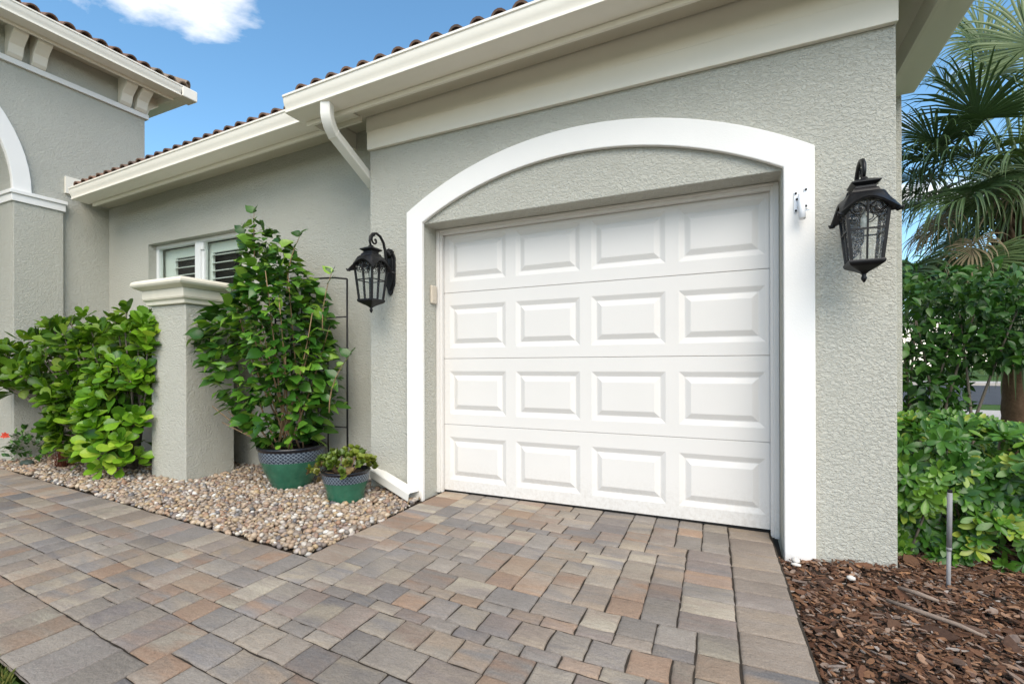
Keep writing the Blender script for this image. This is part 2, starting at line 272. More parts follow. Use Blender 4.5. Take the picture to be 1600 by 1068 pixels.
# ------------------------------------------------------------------ helpers
class MB:
    def __init__(s): s.v = []; s.f = []
    def add(s, vs, fs):
        n = len(s.v); s.v += [tuple(map(float, q)) for q in vs]; s.f += [[i+n for i in q] for q in fs]; return s
    def box(s, x0, x1, y0, y1, z0, z1):
        v = [(x0, y0, z0), (x1, y0, z0), (x1, y1, z0), (x0, y1, z0), (x0, y0, z1), (x1, y0, z1), (x1, y1, z1), (x0, y1, z1)]
        return s.add(v, [(3, 2, 1, 0), (4, 5, 6, 7), (0, 1, 5, 4), (1, 2, 6, 5), (2, 3, 7, 6), (3, 0, 4, 7)])
    def prism(s, poly, axis, a, b, shear=None):
        """extrude a 2D polygon along an axis; poly in the other two axes in xyz order (CCW or CW, normals fixed later)"""
        n = len(poly); vs = []
        for t in (a, b):
            for p, q in poly:
                c = {'x': (t, p, q), 'y': (p, t, q), 'z': (p, q, t)}[axis]
                if shear: c = shear(c)
                vs.append(c)
        fs = [tuple(range(n)), tuple(range(2*n-1, n-1, -1))] + [(i, i+n, (i+1) % n+n, (i+1) % n) for i in range(n)]
        return s.add(vs, fs)
    def tube(s, pts, r, n=8, cap=True):
        pts = [Vector(p) for p in pts]; rs = r if isinstance(r, (list, tuple)) else [r]*len(pts)
        ref = None; rings = []
        for i, p in enumerate(pts):
            d = (pts[min(i+1, len(pts)-1)]-pts[max(i-1, 0)]).normalized()
            if ref is None:
                ref = Vector((0, 0, 1)) if abs(d.z) < 0.9 else Vector((1, 0, 0))
            u = (ref-d*ref.dot(d)).normalized(); ref = u; w = d.cross(u)
            rings.append([p+(u*math.cos(2*PI*k/n)+w*math.sin(2*PI*k/n))*rs[i] for k in range(n)])
        vs = [q for g in rings for q in g]; fs = []
        for i in range(len(pts)-1):
            for k in range(n): fs.append((i*n+k, i*n+(k+1) % n, (i+1)*n+(k+1) % n, (i+1)*n+k))
        if cap: fs += [tuple(range(n-1, -1, -1)), tuple(range((len(pts)-1)*n, len(pts)*n))]
        return s.add(vs, fs)
    def sweep(s, pts, sec, side, cap=True):
        """sweep a closed 2D section [(a,b)] along pts; a runs along the given side vector"""
        pts = [Vector(p) for p in pts]; n = len(sec); side = Vector(side); rings = []
        for i, p in enumerate(pts):
            d0 = (p-pts[i-1]).normalized() if i else (pts[1]-p).normalized()
            d1 = (pts[i+1]-p).normalized() if i < len(pts)-1 else d0
            t = (d0+d1).normalized(); sc = 1/max(0.4, t.dot(d1))
            u = (side-t*side.dot(t)).normalized(); w = t.cross(u)
            rings.append([p+u*a+w*b*sc for a, b in sec])
        vs = [q for g in rings for q in g]; fs = []
        for i in range(len(pts)-1):
            for k in range(n): fs.append((i*n+k, i*n+(k+1) % n, (i+1)*n+(k+1) % n, (i+1)*n+k))
        if cap: fs += [tuple(range(n-1, -1, -1)), tuple(range((len(pts)-1)*n, len(pts)*n))]
        return s.add(vs, fs)
    def lathe(s, prof, n=32, c=(0, 0, 0)):
        vs = [(c[0]+r*math.cos(2*PI*k/n), c[1]+r*math.sin(2*PI*k/n), c[2]+z) for r, z in prof for k in range(n)]
        fs = [(i*n+k, i*n+(k+1) % n, (i+1)*n+(k+1) % n, (i+1)*n+k) for i in range(len(prof)-1) for k in range(n)]
        return s.add(vs, fs)
    def loft(s, rings, cap=True):
        n = len(rings[0]); vs = [q for g in rings for q in g]
        fs = [(i*n+k, i*n+(k+1) % n, (i+1)*n+(k+1) % n, (i+1)*n+k) for i in range(len(rings)-1) for k in range(n)]
        if cap: fs += [tuple(range(n-1, -1, -1)), tuple(range((len(rings)-1)*n, len(rings)*n))]
        return s.add(vs, fs)
    def mesh(s, name, mat, smooth=False, fix=True):
        me = bpy.data.meshes.new(name); me.from_pydata(s.v, [], s.f)
        if fix:
            import bmesh
            bm = bmesh.new(); bm.from_mesh(me); bmesh.ops.recalc_face_normals(bm, faces=bm.faces); bm.to_mesh(me); bm.free()
        if smooth:
            me.polygons.foreach_set('use_smooth', [True]*len(me.polygons))
        me.materials.append(M[mat]); me.update(); return me
    def build(s, name, mat, parent=None, smooth=False, bevel=0.0, seg=2, loc=None, auto=None):
        o = link(name, s.mesh(name, mat, smooth or auto is not None), parent)
        if auto is not None: o.data.set_sharp_from_angle(angle=math.radians(auto))
        if bevel:
            b = o.modifiers.new('bevel', 'BEVEL'); b.width = bevel; b.segments = seg; b.limit_method = 'ANGLE'; b.angle_limit = math.radians(35)
        if loc is not None: o.location = loc
        return o
def link(name, data, parent=None):
    o = bpy.data.objects.new(name, data); col.objects.link(o)
    if parent is not None: o.parent = parent
    return o
def tag(o, label=None, cat=None, group=None, kind=None):
    for k, v in (('label', label), ('category', cat), ('group', group), ('kind', kind)):
        if v: o[k] = v
    return o
def thing(name, label, cat, loc=(0, 0, 0), group=None):
    o = link(name, None); o.location = loc; o.empty_display_size = 0.1; return tag(o, label, cat, group)
def fast_mesh(name, V, Fq, mat, smooth=True):
    """V (n,3) floats, Fq (m,k) ints, all faces with k corners"""
    V = np.ascontiguousarray(V, dtype=np.float32); Fq = np.ascontiguousarray(Fq, dtype=np.int32); k = Fq.shape[1]
    me = bpy.data.meshes.new(name); me.vertices.add(len(V)); me.vertices.foreach_set('co', V.ravel())
    me.loops.add(Fq.size); me.loops.foreach_set('vertex_index', Fq.ravel())
    me.polygons.add(len(Fq)); me.polygons.foreach_set('loop_start', np.arange(0, Fq.size, k, dtype=np.int32)); me.polygons.foreach_set('loop_total', np.full(len(Fq), k, dtype=np.int32))
    me.polygons.foreach_set('use_smooth', np.full(len(Fq), smooth)); me.materials.append(M[mat]); me.update(calc_edges=True); me.validate(); return me
def scatter(protos, mats):
    """protos: list of (V,F) of equal shape; mats: list of (proto index, 4x4 numpy)"""
    Vs, Fs, n = [], [], 0
    for i, m in mats:
        V, F = protos[i]; Vs.append(V @ m[:3, :3].T+m[:3, 3]); Fs.append(F+n); n += len(V)
    return np.concatenate(Vs), np.concatenate(Fs)
def frame(d, nrm, loc, sx=1, sy=1, sz=1):
    """matrix with local Y along d and local Z near nrm"""
    d = np.asarray(d, float); d = d/np.linalg.norm(d); nrm = np.asarray(nrm, float); nrm = nrm-d*(nrm @ d)
    l = np.linalg.norm(nrm)
    if l < 1e-4: nrm = np.array([1., 0, 0])-d*d[0]; l = np.linalg.norm(nrm)
    nrm = nrm/l; x = np.cross(d, nrm); m = np.eye(4); m[:3, 0] = x*sx; m[:3, 1] = d*sy; m[:3, 2] = nrm*sz; m[:3, 3] = loc; return m
def unit(v): v = np.asarray(v, float); return v/np.linalg.norm(v)
def leaf_vf(shape, rows=6, fold=0.15, curl=0.25, wave=0.0, petiole=0.0):
    """unit-length leaf along +Y; returns verts and quads"""
    prof = {'heart': [0.0, .30, .40, .36, .25, .12, 0.0], 'obovate': [.035, .06, .13, .23, .30, .28, .09], 'spat': [.02, .05, .10, .145, .165, .14, .03], 'lance': [.02, .10, .16, .17, .14, .08, .0], 'ovate': [.02, .17, .25, .26, .20, .11, .0], 'fleshy': [.10, .2, .3, .36, .36, .28, .1]}[shape]
    V, F = [], []; r = len(prof)
    for i, w in enumerate(prof):
        t = i/(r-1); y = t; z = -curl*t*t
        if shape == 'heart' and i == 1: y = .06
        w = max(w, 0.006); wv = wave*math.sin(t*9)
        V += [(-w, y-(0.05 if shape == 'heart' and i == 1 else 0), z+fold*w+wv), (0, y, z), (w, y-(0.05 if shape == 'heart' and i == 1 else 0), z+fold*w-wv)]
    for i in range(r-1):
        a = i*3; F += [(a, a+1, a+4, a+3), (a+1, a+2, a+5, a+4)]
    return np.array(V, float), np.array(F)
def leaf_set(shape, n=5, **kw):
    return [leaf_vf(shape, fold=random.uniform(-.05, .45), curl=random.uniform(-.05, .42), wave=random.uniform(0, .03), **kw) for _ in range(n)]
def put_leaves(parent, protos, mats, mat, matj, nmax=300, name='leaf', mass='foliage', score=None):
    """the nmax nearest leaves become parts of their own, the rest one joined mass"""
    mats = sorted(mats, key=score or (lambda q: depth(q[1][:3, 3])))
    meshes = [fast_mesh(name, V, F, mat) for V, F in protos]
    base = Matrix.Translation(parent.location).inverted()
    for i, m in mats[:nmax]:
        o = link(name, meshes[i], parent); o.matrix_local = base @ Matrix(m.tolist())
    if len(mats) > nmax:
        V, F = scatter(protos, mats[nmax:]); o = link(mass, fast_mesh(mass, V, F, matj), parent); o.matrix_local = base; o['kind'] = 'stuff'
def stems(parent, paths, mat, name='stem', n=6):
    for pts, r in paths:
        b = MB().tube([Vector(p)-parent.location for p in pts], r, n); b.build(name, mat, parent, smooth=True)
def bez(p0, p1, p2, n=8):
    p0, p1, p2 = map(np.asarray, (p0, p1, p2)); return [tuple((1-t)**2*p0+2*t*(1-t)*p1+t*t*p2) for t in np.linspace(0, 1, n)]

# ================================================================== SETTING
def sheet(name, x0, x1, y0, y1, z, mat): return tag(MB().add([(x0, y0, z), (x1, y0, z), (x1, y1, z), (x0, y1, z)], [(0, 1, 2, 3)]).build(name, mat), kind='structure')
sheet('ground', -300, 300, -300, 300, -0.13, 'lawn')
sheet('unseen_bounce_court', -9, 12, -16, -4.95, -0.03, 'court')  # unseen sheet behind the camera, added to bounce light up under the eaves
tag(sheet('street', -200, 200, 15, 31.5, -0.122, 'asphalt'), kind='structure')
tag(MB().box(-200, 200, 31.5, 31.7, -0.12, 0.02).build('kerb', 'concrete'), kind='structure')
tag(MB().box(-200, 200, 31.7, 35.5, -0.12, 0.015).build('far_pavement', 'concrete'), kind='structure')
tag(MB().box(3.6, 200, 8.2, 12.4, -0.126, -0.10).build('sidewalk', 'concrete'), kind='structure')

# ---- driveway and walkway: warped paver coordinates (s,t) -> ground
CELL = 0.0725
def warp(s, t):
    X = s-0.04*t; q = 1.5-X; return X, t+0.04*(q+math.sqrt(q*q+0.16))
S0 = 0.268; T0 = -1.795
def ij(i, j): return S0+i*CELL, T0+j*CELL      # i cells right of S0, j cells up from T0
drive = MB()
# bed under the pavers: sand sheet following the outline of walkway and drive
def strip(mb, s0, s1, t0, t1, z, ns=30):
    for k in range(ns):
        a, b = s0+(s1-s0)*k/ns, s0+(s1-s0)*(k+1)/ns
        mb.add([(*warp(a, t0), z), (*warp(b, t0), z), (*warp(b, t1), z), (*warp(a, t1), z)], [(0, 1, 2, 3)])
strip(drive, -8.0, 0.03, T0-12.3*CELL, T0+3.2*CELL, -0.0075, 60); strip(drive, 0.03, S0+29.3*CELL, T0-44*CELL, T0+25.2*CELL, -0.0075, 20)
driveway = tag(drive.build('driveway', 'sand'), kind='structure')
NI0, NI1, NJ0, NJ1 = -108, 26, -44, 25
occ = np.ones((NI1-NI0, NJ1-NJ0), bool)        # True = not available
for i in range(NI0, NI1):
    for j in range(NJ0, NJ1):
        inside = (0 <= i < 26) or (i < 0 and -9 <= j < 0)
        occ[i-NI0, j-NJ0] = not inside
pieces = []; R = random.Random(11)
def fits(i, j, w, h):
    if i+w > occ.shape[0] or j+h > occ.shape[1]: return False
    return not occ[i:i+w, j:j+h].any()
def tidy(i, j, w, h):
    """cost of one-cell gaps left beside a piece"""
    c = 0; o = occ
    o[i:i+w, j:j+h] = True
    for a in range(max(0, i-1), min(o.shape[0], i+w+1)):
        for b in range(max(0, j-1), min(o.shape[1], j+h+1)):
            if not o[a, b]:
                l = a == 0 or o[a-1, b]; r = a == o.shape[0]-1 or o[a+1, b]; d = b == 0 or o[a, b-1]; u = b == o.shape[1]-1 or o[a, b+1]
                if (l and r) or (d and u): c += 1
    o[i:i+w, j:j+h] = False
    return c
for dg in range(occ.shape[0]+occ.shape[1]):      # scan in diagonals from the far left, so that no joint runs straight through
    for i in range(max(0, dg-occ.shape[1]+1), min(dg+1, occ.shape[0])):
        j = occ.shape[1]-1-(dg-i)
        if occ[i, j]: continue
        best = None
        for (w, h) in [(2, 2), (3, 2), (2, 3), (2, 2), (3, 2), (2, 3), (1, 2), (2, 1), (1, 3), (1, 1)]:
            jj = j-h+1
            if jj < 0 or not fits(i, jj, w, h): continue
            small = {1: 30, 2: 6, 3: 6, 4: -.1}.get(w*h, 0)
            c = tidy(i, jj, w, h)*4+small+R.random()*3
            if best is None or c < best[0]: best = (c, jj, w, h)
        _, jj, w, h = best; occ[i:i+w, jj:jj+h] = True; pieces.append((i+NI0, jj+NJ0, w, h))
rects = [(*ij(i, j), *ij(i+w, j+h), 'paver') for i, j, w, h in pieces]
def soldiers(s0, s1, t0, t1, along, lengths, tans):
    a0, a1 = (s0, s1) if along == 's' else (t0, t1); a = a0
    while a < a1-0.03:
        L = R.choice(lengths); b = min(a+L, a1)
        if a1-b < 0.06: b = a1
        m = 'pavertan' if R.random() < tans else 'paver'
        rects.append((a, t0, b, t1, m) if along == 's' else (s0, a, s1, b, m)); a = b
soldiers(-7.6, S0, T0, T0+3.2*CELL, 's', [2*CELL, 2*CELL, 3*CELL], 0.3)                       # along the gravel bed
soldiers(-7.6, S0, T0-12.3*CELL, T0-9*CELL, 's', [2*CELL, 2*CELL, 3*CELL], 0.25)       # along the lawn
soldiers(S0-3.2*CELL, S0, T0+3.2*CELL, T0+25*CELL, 't', [2*CELL, 3*CELL], 0.2)                  # gravel side of the drive
soldiers(S0-3.2*CELL, S0, T0-44*CELL, T0-12.3*CELL, 't', [2*CELL, 3*CELL], 0.3)
soldiers(S0+26*CELL, S0+29.2*CELL, T0-44*CELL, T0+24.7*CELL, 't', [2*CELL, 2*CELL, 3*CELL], 0.85)   # mulch side
def paver_mesh(s0, t0, s1, t1):
    g = 0.0021; s0 += g; t0 += g; s1 -= g; t1 -= g
    W, H = s1-s0, t1-t0; n = 4; pts = []; w8 = min(0.003, 0.03*min(W, H))
    def edge(ax, ay, bx, by, nx, ny):
        ph = R.uniform(0, 6); am = R.uniform(-w8, w8)
        for k in range(n):
            t = k/n; e = R.uniform(-.0018, .0018)+am*math.sin(PI*t+0.0)
            if k == 0: pts.append((ax+R.uniform(-.002, .004)*(1 if nx+ny else 1), ay+R.uniform(-.002, .002)))
            else: pts.append((ax+(bx-ax)*t+nx*e, ay+(by-ay)*t+ny*e))
    edge(s0, t0, s1, t0, 0, 1); edge(s1, t0, s1, t1, 1, 0); edge(s1, t1, s0, t1, 0, 1); edge(s0, t1, s0, t0, 1, 0)
    cx, cy = (s0+s1)/2, (t0+t1)/2; N = len(pts); dz = R.uniform(-.0012, .0012); tx, ty = R.uniform(-.005, .005), R.uniform(-.005, .005)
    def ring(ins, z):
        out = []
        for x, y in pts:
            dx, dy = cx-x, cy-y; L = math.hypot(dx, dy)
            x2, y2 = x+dx/L*ins, y+dy/L*ins; X, Y = warp(x2, y2); out.append((X, Y, z+dz+tx*(x2-cx)+ty*(y2-cy)))
        return out
    mb = MB(); r = [ring(0.0, -0.02), ring(0.0008, -0.0062), ring(0.0055, -0.0016), ring(0.014, 0.0002)]
    vs = [q for k in r for q in k]; fs = [(i*N+k, i*N+(k+1) % N, (i+1)*N+(k+1) % N, (i+1)*N+k) for i in range(3) for k in range(N)]
    fs.append(tuple(range(3*N, 4*N))); mb.add(vs, fs); return mb
def visible(p, m=40):
    if depth(p) < 0.3: return False
    u, v = pix(p); return -m < u < 1600+m and v < 1068+m
cand = []
for r in rects:
    c = (*warp((r[0]+r[2])/2, (r[1]+r[3])/2), 0)
    sc = (r[2]-r[0])*(r[3]-r[1])/max(0.3, depth(c))**3 if visible(c) else -1
    cand.append((sc, r))
cand.sort(key=lambda q: -q[0])
rest = {'paver': MB(), 'pavertan': MB()}
for k, (sc, r) in enumerate(cand):
    mb = paver_mesh(*r[:4])
    if k < 300 and sc > 0:
        o = link('paver', mb.mesh('paver', r[4], True, False), driveway); o.data.set_sharp_from_angle(angle=math.radians(50))
    else: rest[r[4]].add(mb.v, mb.f)
for k, mb in rest.items():
    o = mb.build('paver_field', k+'j', driveway, auto=50); o['kind'] = 'stuff'

# ---- beds
def gravel_edge(x):                            # y of the gravel edge along the walkway, ground coordinates
    s = x+0.04*(-1.56); return warp(s, T0+3.2*CELL)[1]
bed = MB(); xs = np.linspace(-8, 0.1, 40)
for a, b in zip(xs[:-1], xs[1:]): bed.add([(a, gravel_edge(a)+.004, -0.02), (b, gravel_edge(b)+.004, -0.02), (b, 0.3, -0.02), (a, 0.3, -0.02)], [(0, 1, 2, 3)])
tag(bed.build('gravel_bed', 'soil'), kind='structure')
mul = MB(); nx, ny = 26, 26
def mulch_z(x, y): return -0.055+0.018*mnoise.noise((x*2.1, y*2.1, 3.3))+0.012*mnoise.noise((x*6, y*6, 1.3))-0.02*max(0, min(1, (2.62-x)/0.2))
gx = np.linspace(2.40, 7.0, nx); gy = np.linspace(-4.6, 3.0, ny)
vv = [(x, y, mulch_z(x, y)) for y in gy for x in gx]
mul.add(vv, [(j*nx+i, j*nx+i+1, (j+1)*nx+i+1, (j+1)*nx+i) for j in range(ny-1) for i in range(nx-1)])
tag(mul.build('mulch_bed', 'soil', smooth=True), kind='structure')

# ================================================================== HOUSE
house = thing('house', 'grey green stucco house with white arch, cream gutters and clay tile roof', 'house')
FY = -0.22                                      # garage face
# --- walls
MB().prism([(-.53, -.2), (0, -.2), (0, 2.12), (2.44, 2.12), (2.44, -.2), (2.963, -.2), (2.963, 3.26), (-.53, 3.26)], 'y', FY, 0.12).build('garage_wall', 'stucco', house, bevel=0.006)
MB().box(-.53, -.2, .124, .5, -.2, 3.26).build('side_wall', 'stucco', house)
MB().box(2.70, 2.962, .124, .99, -.2, 3.2).build('side_wall', 'stucco', house)
MB().box(2.5, 3.292, .995, 6.0, -.2, 3.3).build('rear_wing_wall', 'stucco', house, bevel=.005)
WX0, WX1, WZ0, WZ1 = -4.04, -2.41, 1.30, 2.452
lw = MB(); lw.box(-4.87, WX0, 0, .25, -.2, 3.26); lw.box(WX1, -.531, 0, .25, -.2, 3.26); lw.box(WX0, WX1, 0, .25, WZ1, 3.26); lw.box(WX0, WX1, 0, .25, -.2, WZ0)
lw.build('link_wall', 'stucco', house)
# --- arch trim
def arc(x0, x1, z, rise, n=28):
    c = (x1-x0)/2; Rr = (c*c+rise*rise)/(2*rise); cx = (x0+x1)/2; cz = z+rise-Rr; a = math.asin(c/Rr)
    return [(cx+Rr*math.sin(-a+2*a*k/n), cz+Rr*math.cos(-a+2*a*k/n)) for k in range(n+1)]
po = [(-.137, -.03)]+arc(-.137, 2.597, 2.219, .388)+[(2.597, -.12)]
pi_ = [(.010, -.03)]+arc(.010, 2.446, 2.125, .313)+[(2.446, -.12)]
at = MB(); n = len(po); yf, yb = FY-.036, FY-.001
vs = [(x, yf, z) for x, z in po]+[(x, yf, z) for x, z in pi_]+[(x, yb, z) for x, z in po]+[(x, yb, z) for x, z in pi_]
fs = []
for k in range(n-1):
    fs += [(k, k+1, n+k+1, n+k), (2*n+k, 3*n+k, 3*n+k+1, 2*n+k+1), (k, 2*n+k, 2*n+k+1, k+1), (n+k, n+k+1, 3*n+k+1, 3*n+k)]
fs += [(0, n, 3*n, 2*n), (n-1, 3*n-1, 4*n-1, 2*n-1)]
at.add(vs, fs).build('arch_trim', 'trim', house, bevel=.006)
# --- frieze boards
MB().box(-.532, 2.966, FY-.035, FY-.002, 2.787, 2.936).build('frieze_board', 'cream', house, bevel=.004)
MB().box(-.545, 2.966, FY-.028, FY-.001, 2.938, 3.235).build('frieze_board', 'cream', house, bevel=.003)
# --- garage door
gd = MB(); gd.box(0.001, .048, -.035, -.004, -.0, 2.118); gd.box(2.392, 2.439, -.035, -.004, -.02, 2.118); gd.box(.048, 2.392, -.035, -.004, 2.078, 2.118)
gd.box(0.001, .03, -.050, -.0352, 0, 2.118); gd.box(2.41, 2.439, -.050, -.0352, -.02, 2.118); gd.box(.03, 2.41, -.050, -.0352, 2.10, 2.118)
door = gd.build('garage_door', 'door', house, bevel=.003)
cols = [(.095, .602), (.684, 1.191), (1.273, 1.780), (1.862, 2.369)]
zs = [.013, .5474, 1.0799, 1.612, 2.14]; rows_z = [(.100, .448), (.632, .980), (1.164, 1.512), (1.70, 2.048)]
DY = .004
for r in range(4):
    z0, z1 = zs[r]+.0002, zs[r+1]-.0002; pz0, pz1 = rows_z[r]; X = [.02]+[q for c in cols for q in c]+[2.42]; s = MB()
    s.box(.02, 2.42, DY+.014, DY+.045, z0, z1)
    g = .003                                    # rounded lip at the section joint
    s.add([(.02, DY, z0+g), (2.42, DY, z0+g), (2.42, DY+.008, z0), (.02, DY+.008, z0)], [(0, 1, 2, 3)])
    s.add([(.02, DY, z1-g), (2.42, DY, z1-g), (2.42, DY+.008, z1), (.02, DY+.008, z1)], [(3, 2, 1, 0)])
    def q(x0, x1, a, b): s.add([(x0, DY, a), (x1, DY, a), (x1, DY, b), (x0, DY, b)], [(0, 1, 2, 3)])
    q(.02, 2.42, z0+g, pz0); q(.02, 2.42, pz1, z1-g)
    for k in range(0, 10, 2): q(X[k], X[k+1], pz0, pz1)
    me = s.mesh('door_section', 'door', fix=False); link('door_section', me, door)
    for (a, b) in cols:
        p = MB(); rings = [(0, 0), (.004, .001), (.034, .013), (.040, .013), (.074, -.001), (.078, -.0015)]; vs = []
        for d, y in rings: vs += [(a+d, DY+y, pz0+d), (b-d, DY+y, pz0+d), (b-d, DY+y, pz1-d), (a+d, DY+y, pz1-d)]
        fs = [(i*4+k, i*4+(k+1) % 4, i*4+4+(k+1) % 4, i*4+4+k) for i in range(5) for k in range(4)]+[(20, 21, 22, 23)]
        p.add(vs, fs); link('door_panel', p.mesh('door_panel', 'door', fix=False), door)
MB().box(.02, 2.42, .006, .03, .0005, .0125).build('rubber_seal', 'rubber', door)
# --- gutters
def gutter_sec(y, z):
    """K-style profile, front lip at y, top at z; listed in (y,z)"""
    return [(y, z), (y-.005, z-.005), (y-.005, z-.018), (y+.003, z-.024), (y+.006, z-.05), (y+.015, z-.078), (y+.026, z-.100), (y+.027, z-.110), (y+.021, z-.114), (y+.021, z-.127), (y+.027, z-.131), (y+.19, z-.131), (y+.19, z-.002), (y+.182, z-.002), (y+.182, z-.123), (y+.036, z-.122), (y+.034, z-.095), (y+.012, z-.05), (y+.010, z-.01)]
def tilt(k, x0): return lambda c: (c[0], c[1], c[2]+k*(c[0]-x0))
tg, tl = tilt(.026, .2), tilt(.030, -2.4)
gg = MB().prism(gutter_sec(-.725, 3.127), 'x', -.935, 3.325, tg).build('gutter', 'gutter', house, auto=40)
lg = MB().prism(gutter_sec(-.505, 3.11), 'x', -4.62, -.56, tl).build('gutter', 'gutter', house, auto=40)
MB().prism([q for q in gutter_sec(-.725, 3.127)[:12]], 'x', -.939, -.934, tg).build('end_cap', 'gutter', gg)
# fascia boards and soffits
MB().prism([(-.533, 2.962), (-.513, 2.962), (-.513, 3.12), (-.533, 3.12)], 'x', -.90, 3.20, tg).build('fascia', 'cream', house)
MB().prism([(-.313, 2.945), (-.293, 2.945), (-.293, 3.12), (-.313, 3.12)], 'x', -4.55, -.545, tl).build('fascia', 'cream', house)
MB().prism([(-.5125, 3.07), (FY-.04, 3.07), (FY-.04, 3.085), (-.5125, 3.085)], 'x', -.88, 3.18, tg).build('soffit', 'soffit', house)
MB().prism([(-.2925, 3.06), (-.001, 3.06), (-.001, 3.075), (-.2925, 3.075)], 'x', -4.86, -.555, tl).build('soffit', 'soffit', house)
MB().box(-.90, -.88, -.512, .3, 2.96, 3.10).build('fascia', 'cream', house)
MB().box(-4.869, -4.838, -.44, -.04, 3.04, 3.235).build('kick_out_board', 'cream', house)
# eave on the right hand side of the garage: gutter, fascia, soffit
def gsec_r(x, z): return [(-(a-y0)+x, b) for (a, b) in gutter_sec(0, z) for y0 in (0,)]
rg = MB().prism(gsec_r(3.385, 3.09), 'y', -.60, .99).build('gutter', 'gutter', house, auto=40)
MB().box(3.172, 3.192, -.51, .99, 2.935, 3.40).build('fascia', 'cream', house)
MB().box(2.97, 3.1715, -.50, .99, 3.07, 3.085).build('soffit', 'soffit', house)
# --- downspout
sec = [(-.040, -.028), (-.034, -.034), (.034, -.034), (.040, -.028), (.040, .028), (.034, .034), (-.034, .034), (-.040, .028)]
up = [(-.555, -.655, 3.02), (-.555, -.655, 2.90), (-.558, -.645, 2.865), (-.566, -.615, 2.825), (-.578, -.57, 2.79), (-.575, -.12, 2.545), (-.574, -.075, 2.515), (-.573, -.058, 2.47), (-.573, -.055, .30), (-.57, -.10, .22), (-.54, -.17, .175), (-.46, -.235, .15), (.0, -.385, .052)]
def spout(pts, name, parent): return MB().sweep(pts, sec, (1, .25, 0), cap=False).build(name, 'vinyl_sp', parent, auto=35)
M['vinyl_sp'] = m_plain('cream_white_spout', (0.78, 0.765, 0.71), 0.35, 0.4, 0.03)
ds = spout(up[:10], 'downspout', gg)
sec2 = [(.048, -.028), (.042, -.036), (-.042, -.036), (-.048, -.028), (-.048, .028), (-.042, .036), (.042, .036), (.048, .028)]
b = MB(); P = [Vector(p) for p in up[8:]]; P[-1] = Vector((.012, -.372, .045))
b.sweep(P, sec2, (-.3, -.95, 0), cap=False); inn = [(a*.93, c*.92) for a, c in sec2]; b.sweep(P, inn, (-.3, -.95, 0), cap=False)
o = b.build('downspout_extension', 'vinyl_sp', gg, auto=35)
MB().sweep([P[-2]+(P[-1]-P[-2])*.55, P[-2]+(P[-1]-P[-2])*.56], inn, (-.3, -.95, 0)).build('pipe_shade_plug', 'dark', gg)  # dark plug added inside the pipe to paint the shade of its hollow
MB().sweep([up[4], tuple(np.array(up[4])+(np.array(up[5])-np.array(up[4]))*.02)], [(a*1.06, c*1.06) for a, c in sec], (1, .25, 0)).build('downspout_joint', 'vinyl_sp', gg)
MB().sweep([tuple(np.array(up[4])+(np.array(up[5])-np.array(up[4]))*.93), tuple(np.array(up[4])+(np.array(up[5])-np.array(up[4]))*.95)], [(a*1.06, c*1.06) for a, c in sec], (1, .25, 0)).build('downspout_joint', 'vinyl_sp', gg)
# --- roofs with barrel tiles
def barrel(L=.42, r=.064, n=8, th=.013):
    """one barrel tile along +Y (up the slope), opening below"""
    mb = MB(); vs = []
    for y, rr in ((0, r), (L, r*.88)):
        for q in (rr, rr-th):
            for k in range(n+1):
                a = PI*k/n; vs.append((q*math.cos(a), y, q*math.sin(a)*1.05))
    m = n+1; fs = []
    for k in range(n):
        fs += [(k, k+1, 2*m+k+1, 2*m+k), (m+k+1, m+k, 3*m+k, 3*m+k+1), (k+1, k, m+k, m+k+1), (2*m+k, 2*m+k+1, 3*m+k+1, 3*m+k)]
    fs += [(0, 2*m, 3*m, m), (n, m+n, 3*m+n, 2*m+n)]
    return mb.add(vs, fs)
tile_me = barrel().mesh('roof_tile', 'tile', True); tile_me.set_sharp_from_angle(angle=math.radians(45))
tan_me = barrel().mesh('roof_tile', 'tiletan', True); tan_me.set_sharp_from_angle(angle=math.radians(45))
tv = np.array([v.co[:] for v in tile_me.vertices]); tf = np.array([list(p.vertices) for p in tile_me.polygons])
SL = math.radians(21)
def roof(x0, x1, y0, z0, tiltf, rows, pitch, name_mat='tile'):
    deep = rows*.34*math.cos(SL); rise = rows*.34*math.sin(SL)
    base = MB().add([tiltf((x0, y0, z0)), tiltf((x1, y0, z0)), tiltf((x1, y0+deep, z0+rise)), tiltf((x0, y0+deep, z0+rise)), tiltf((x0, y0, z0-.05)), tiltf((x1, y0, z0-.05)), tiltf((x1, y0+deep, z0+rise-.05)), tiltf((x0, y0+deep, z0+rise-.05))], [(0, 1, 2, 3), (7, 6, 5, 4), (0, 4, 5, 1), (1, 5, 6, 2), (2, 6, 7, 3), (3, 7, 4, 0)]).build('roof', 'tilej', house)
    mats = []
    for r in range(rows):
        x = x0+pitch/2; k = 0
        while x < x1-pitch/3:
            m = Matrix.Translation(tiltf((x+random.uniform(-.006, .006), y0-.03+r*.34*math.cos(SL), z0-.008+r*.34*math.sin(SL)))) @ Matrix.Rotation(SL-.03+random.uniform(-.02, .02), 4, 'X')
            if r == 0: o = link('roof_tile', tile_me, base); o.matrix_local = m
            else: mats.append((0, np.array(m)))
            x += pitch
    if mats:
        V, F = scatter([(tv, tf)], mats); o = link('roof_tile_rows', fast_mesh('roof_tile_rows', V, F, 'tilej'), base); o['kind'] = 'stuff'
    return base
rf_g = roof(-.86, 3.30, -.655, 3.125, tg, 8, .152)
rf_l = roof(-4.60, -.86, -.435, 3.115, tl, 7, .152)
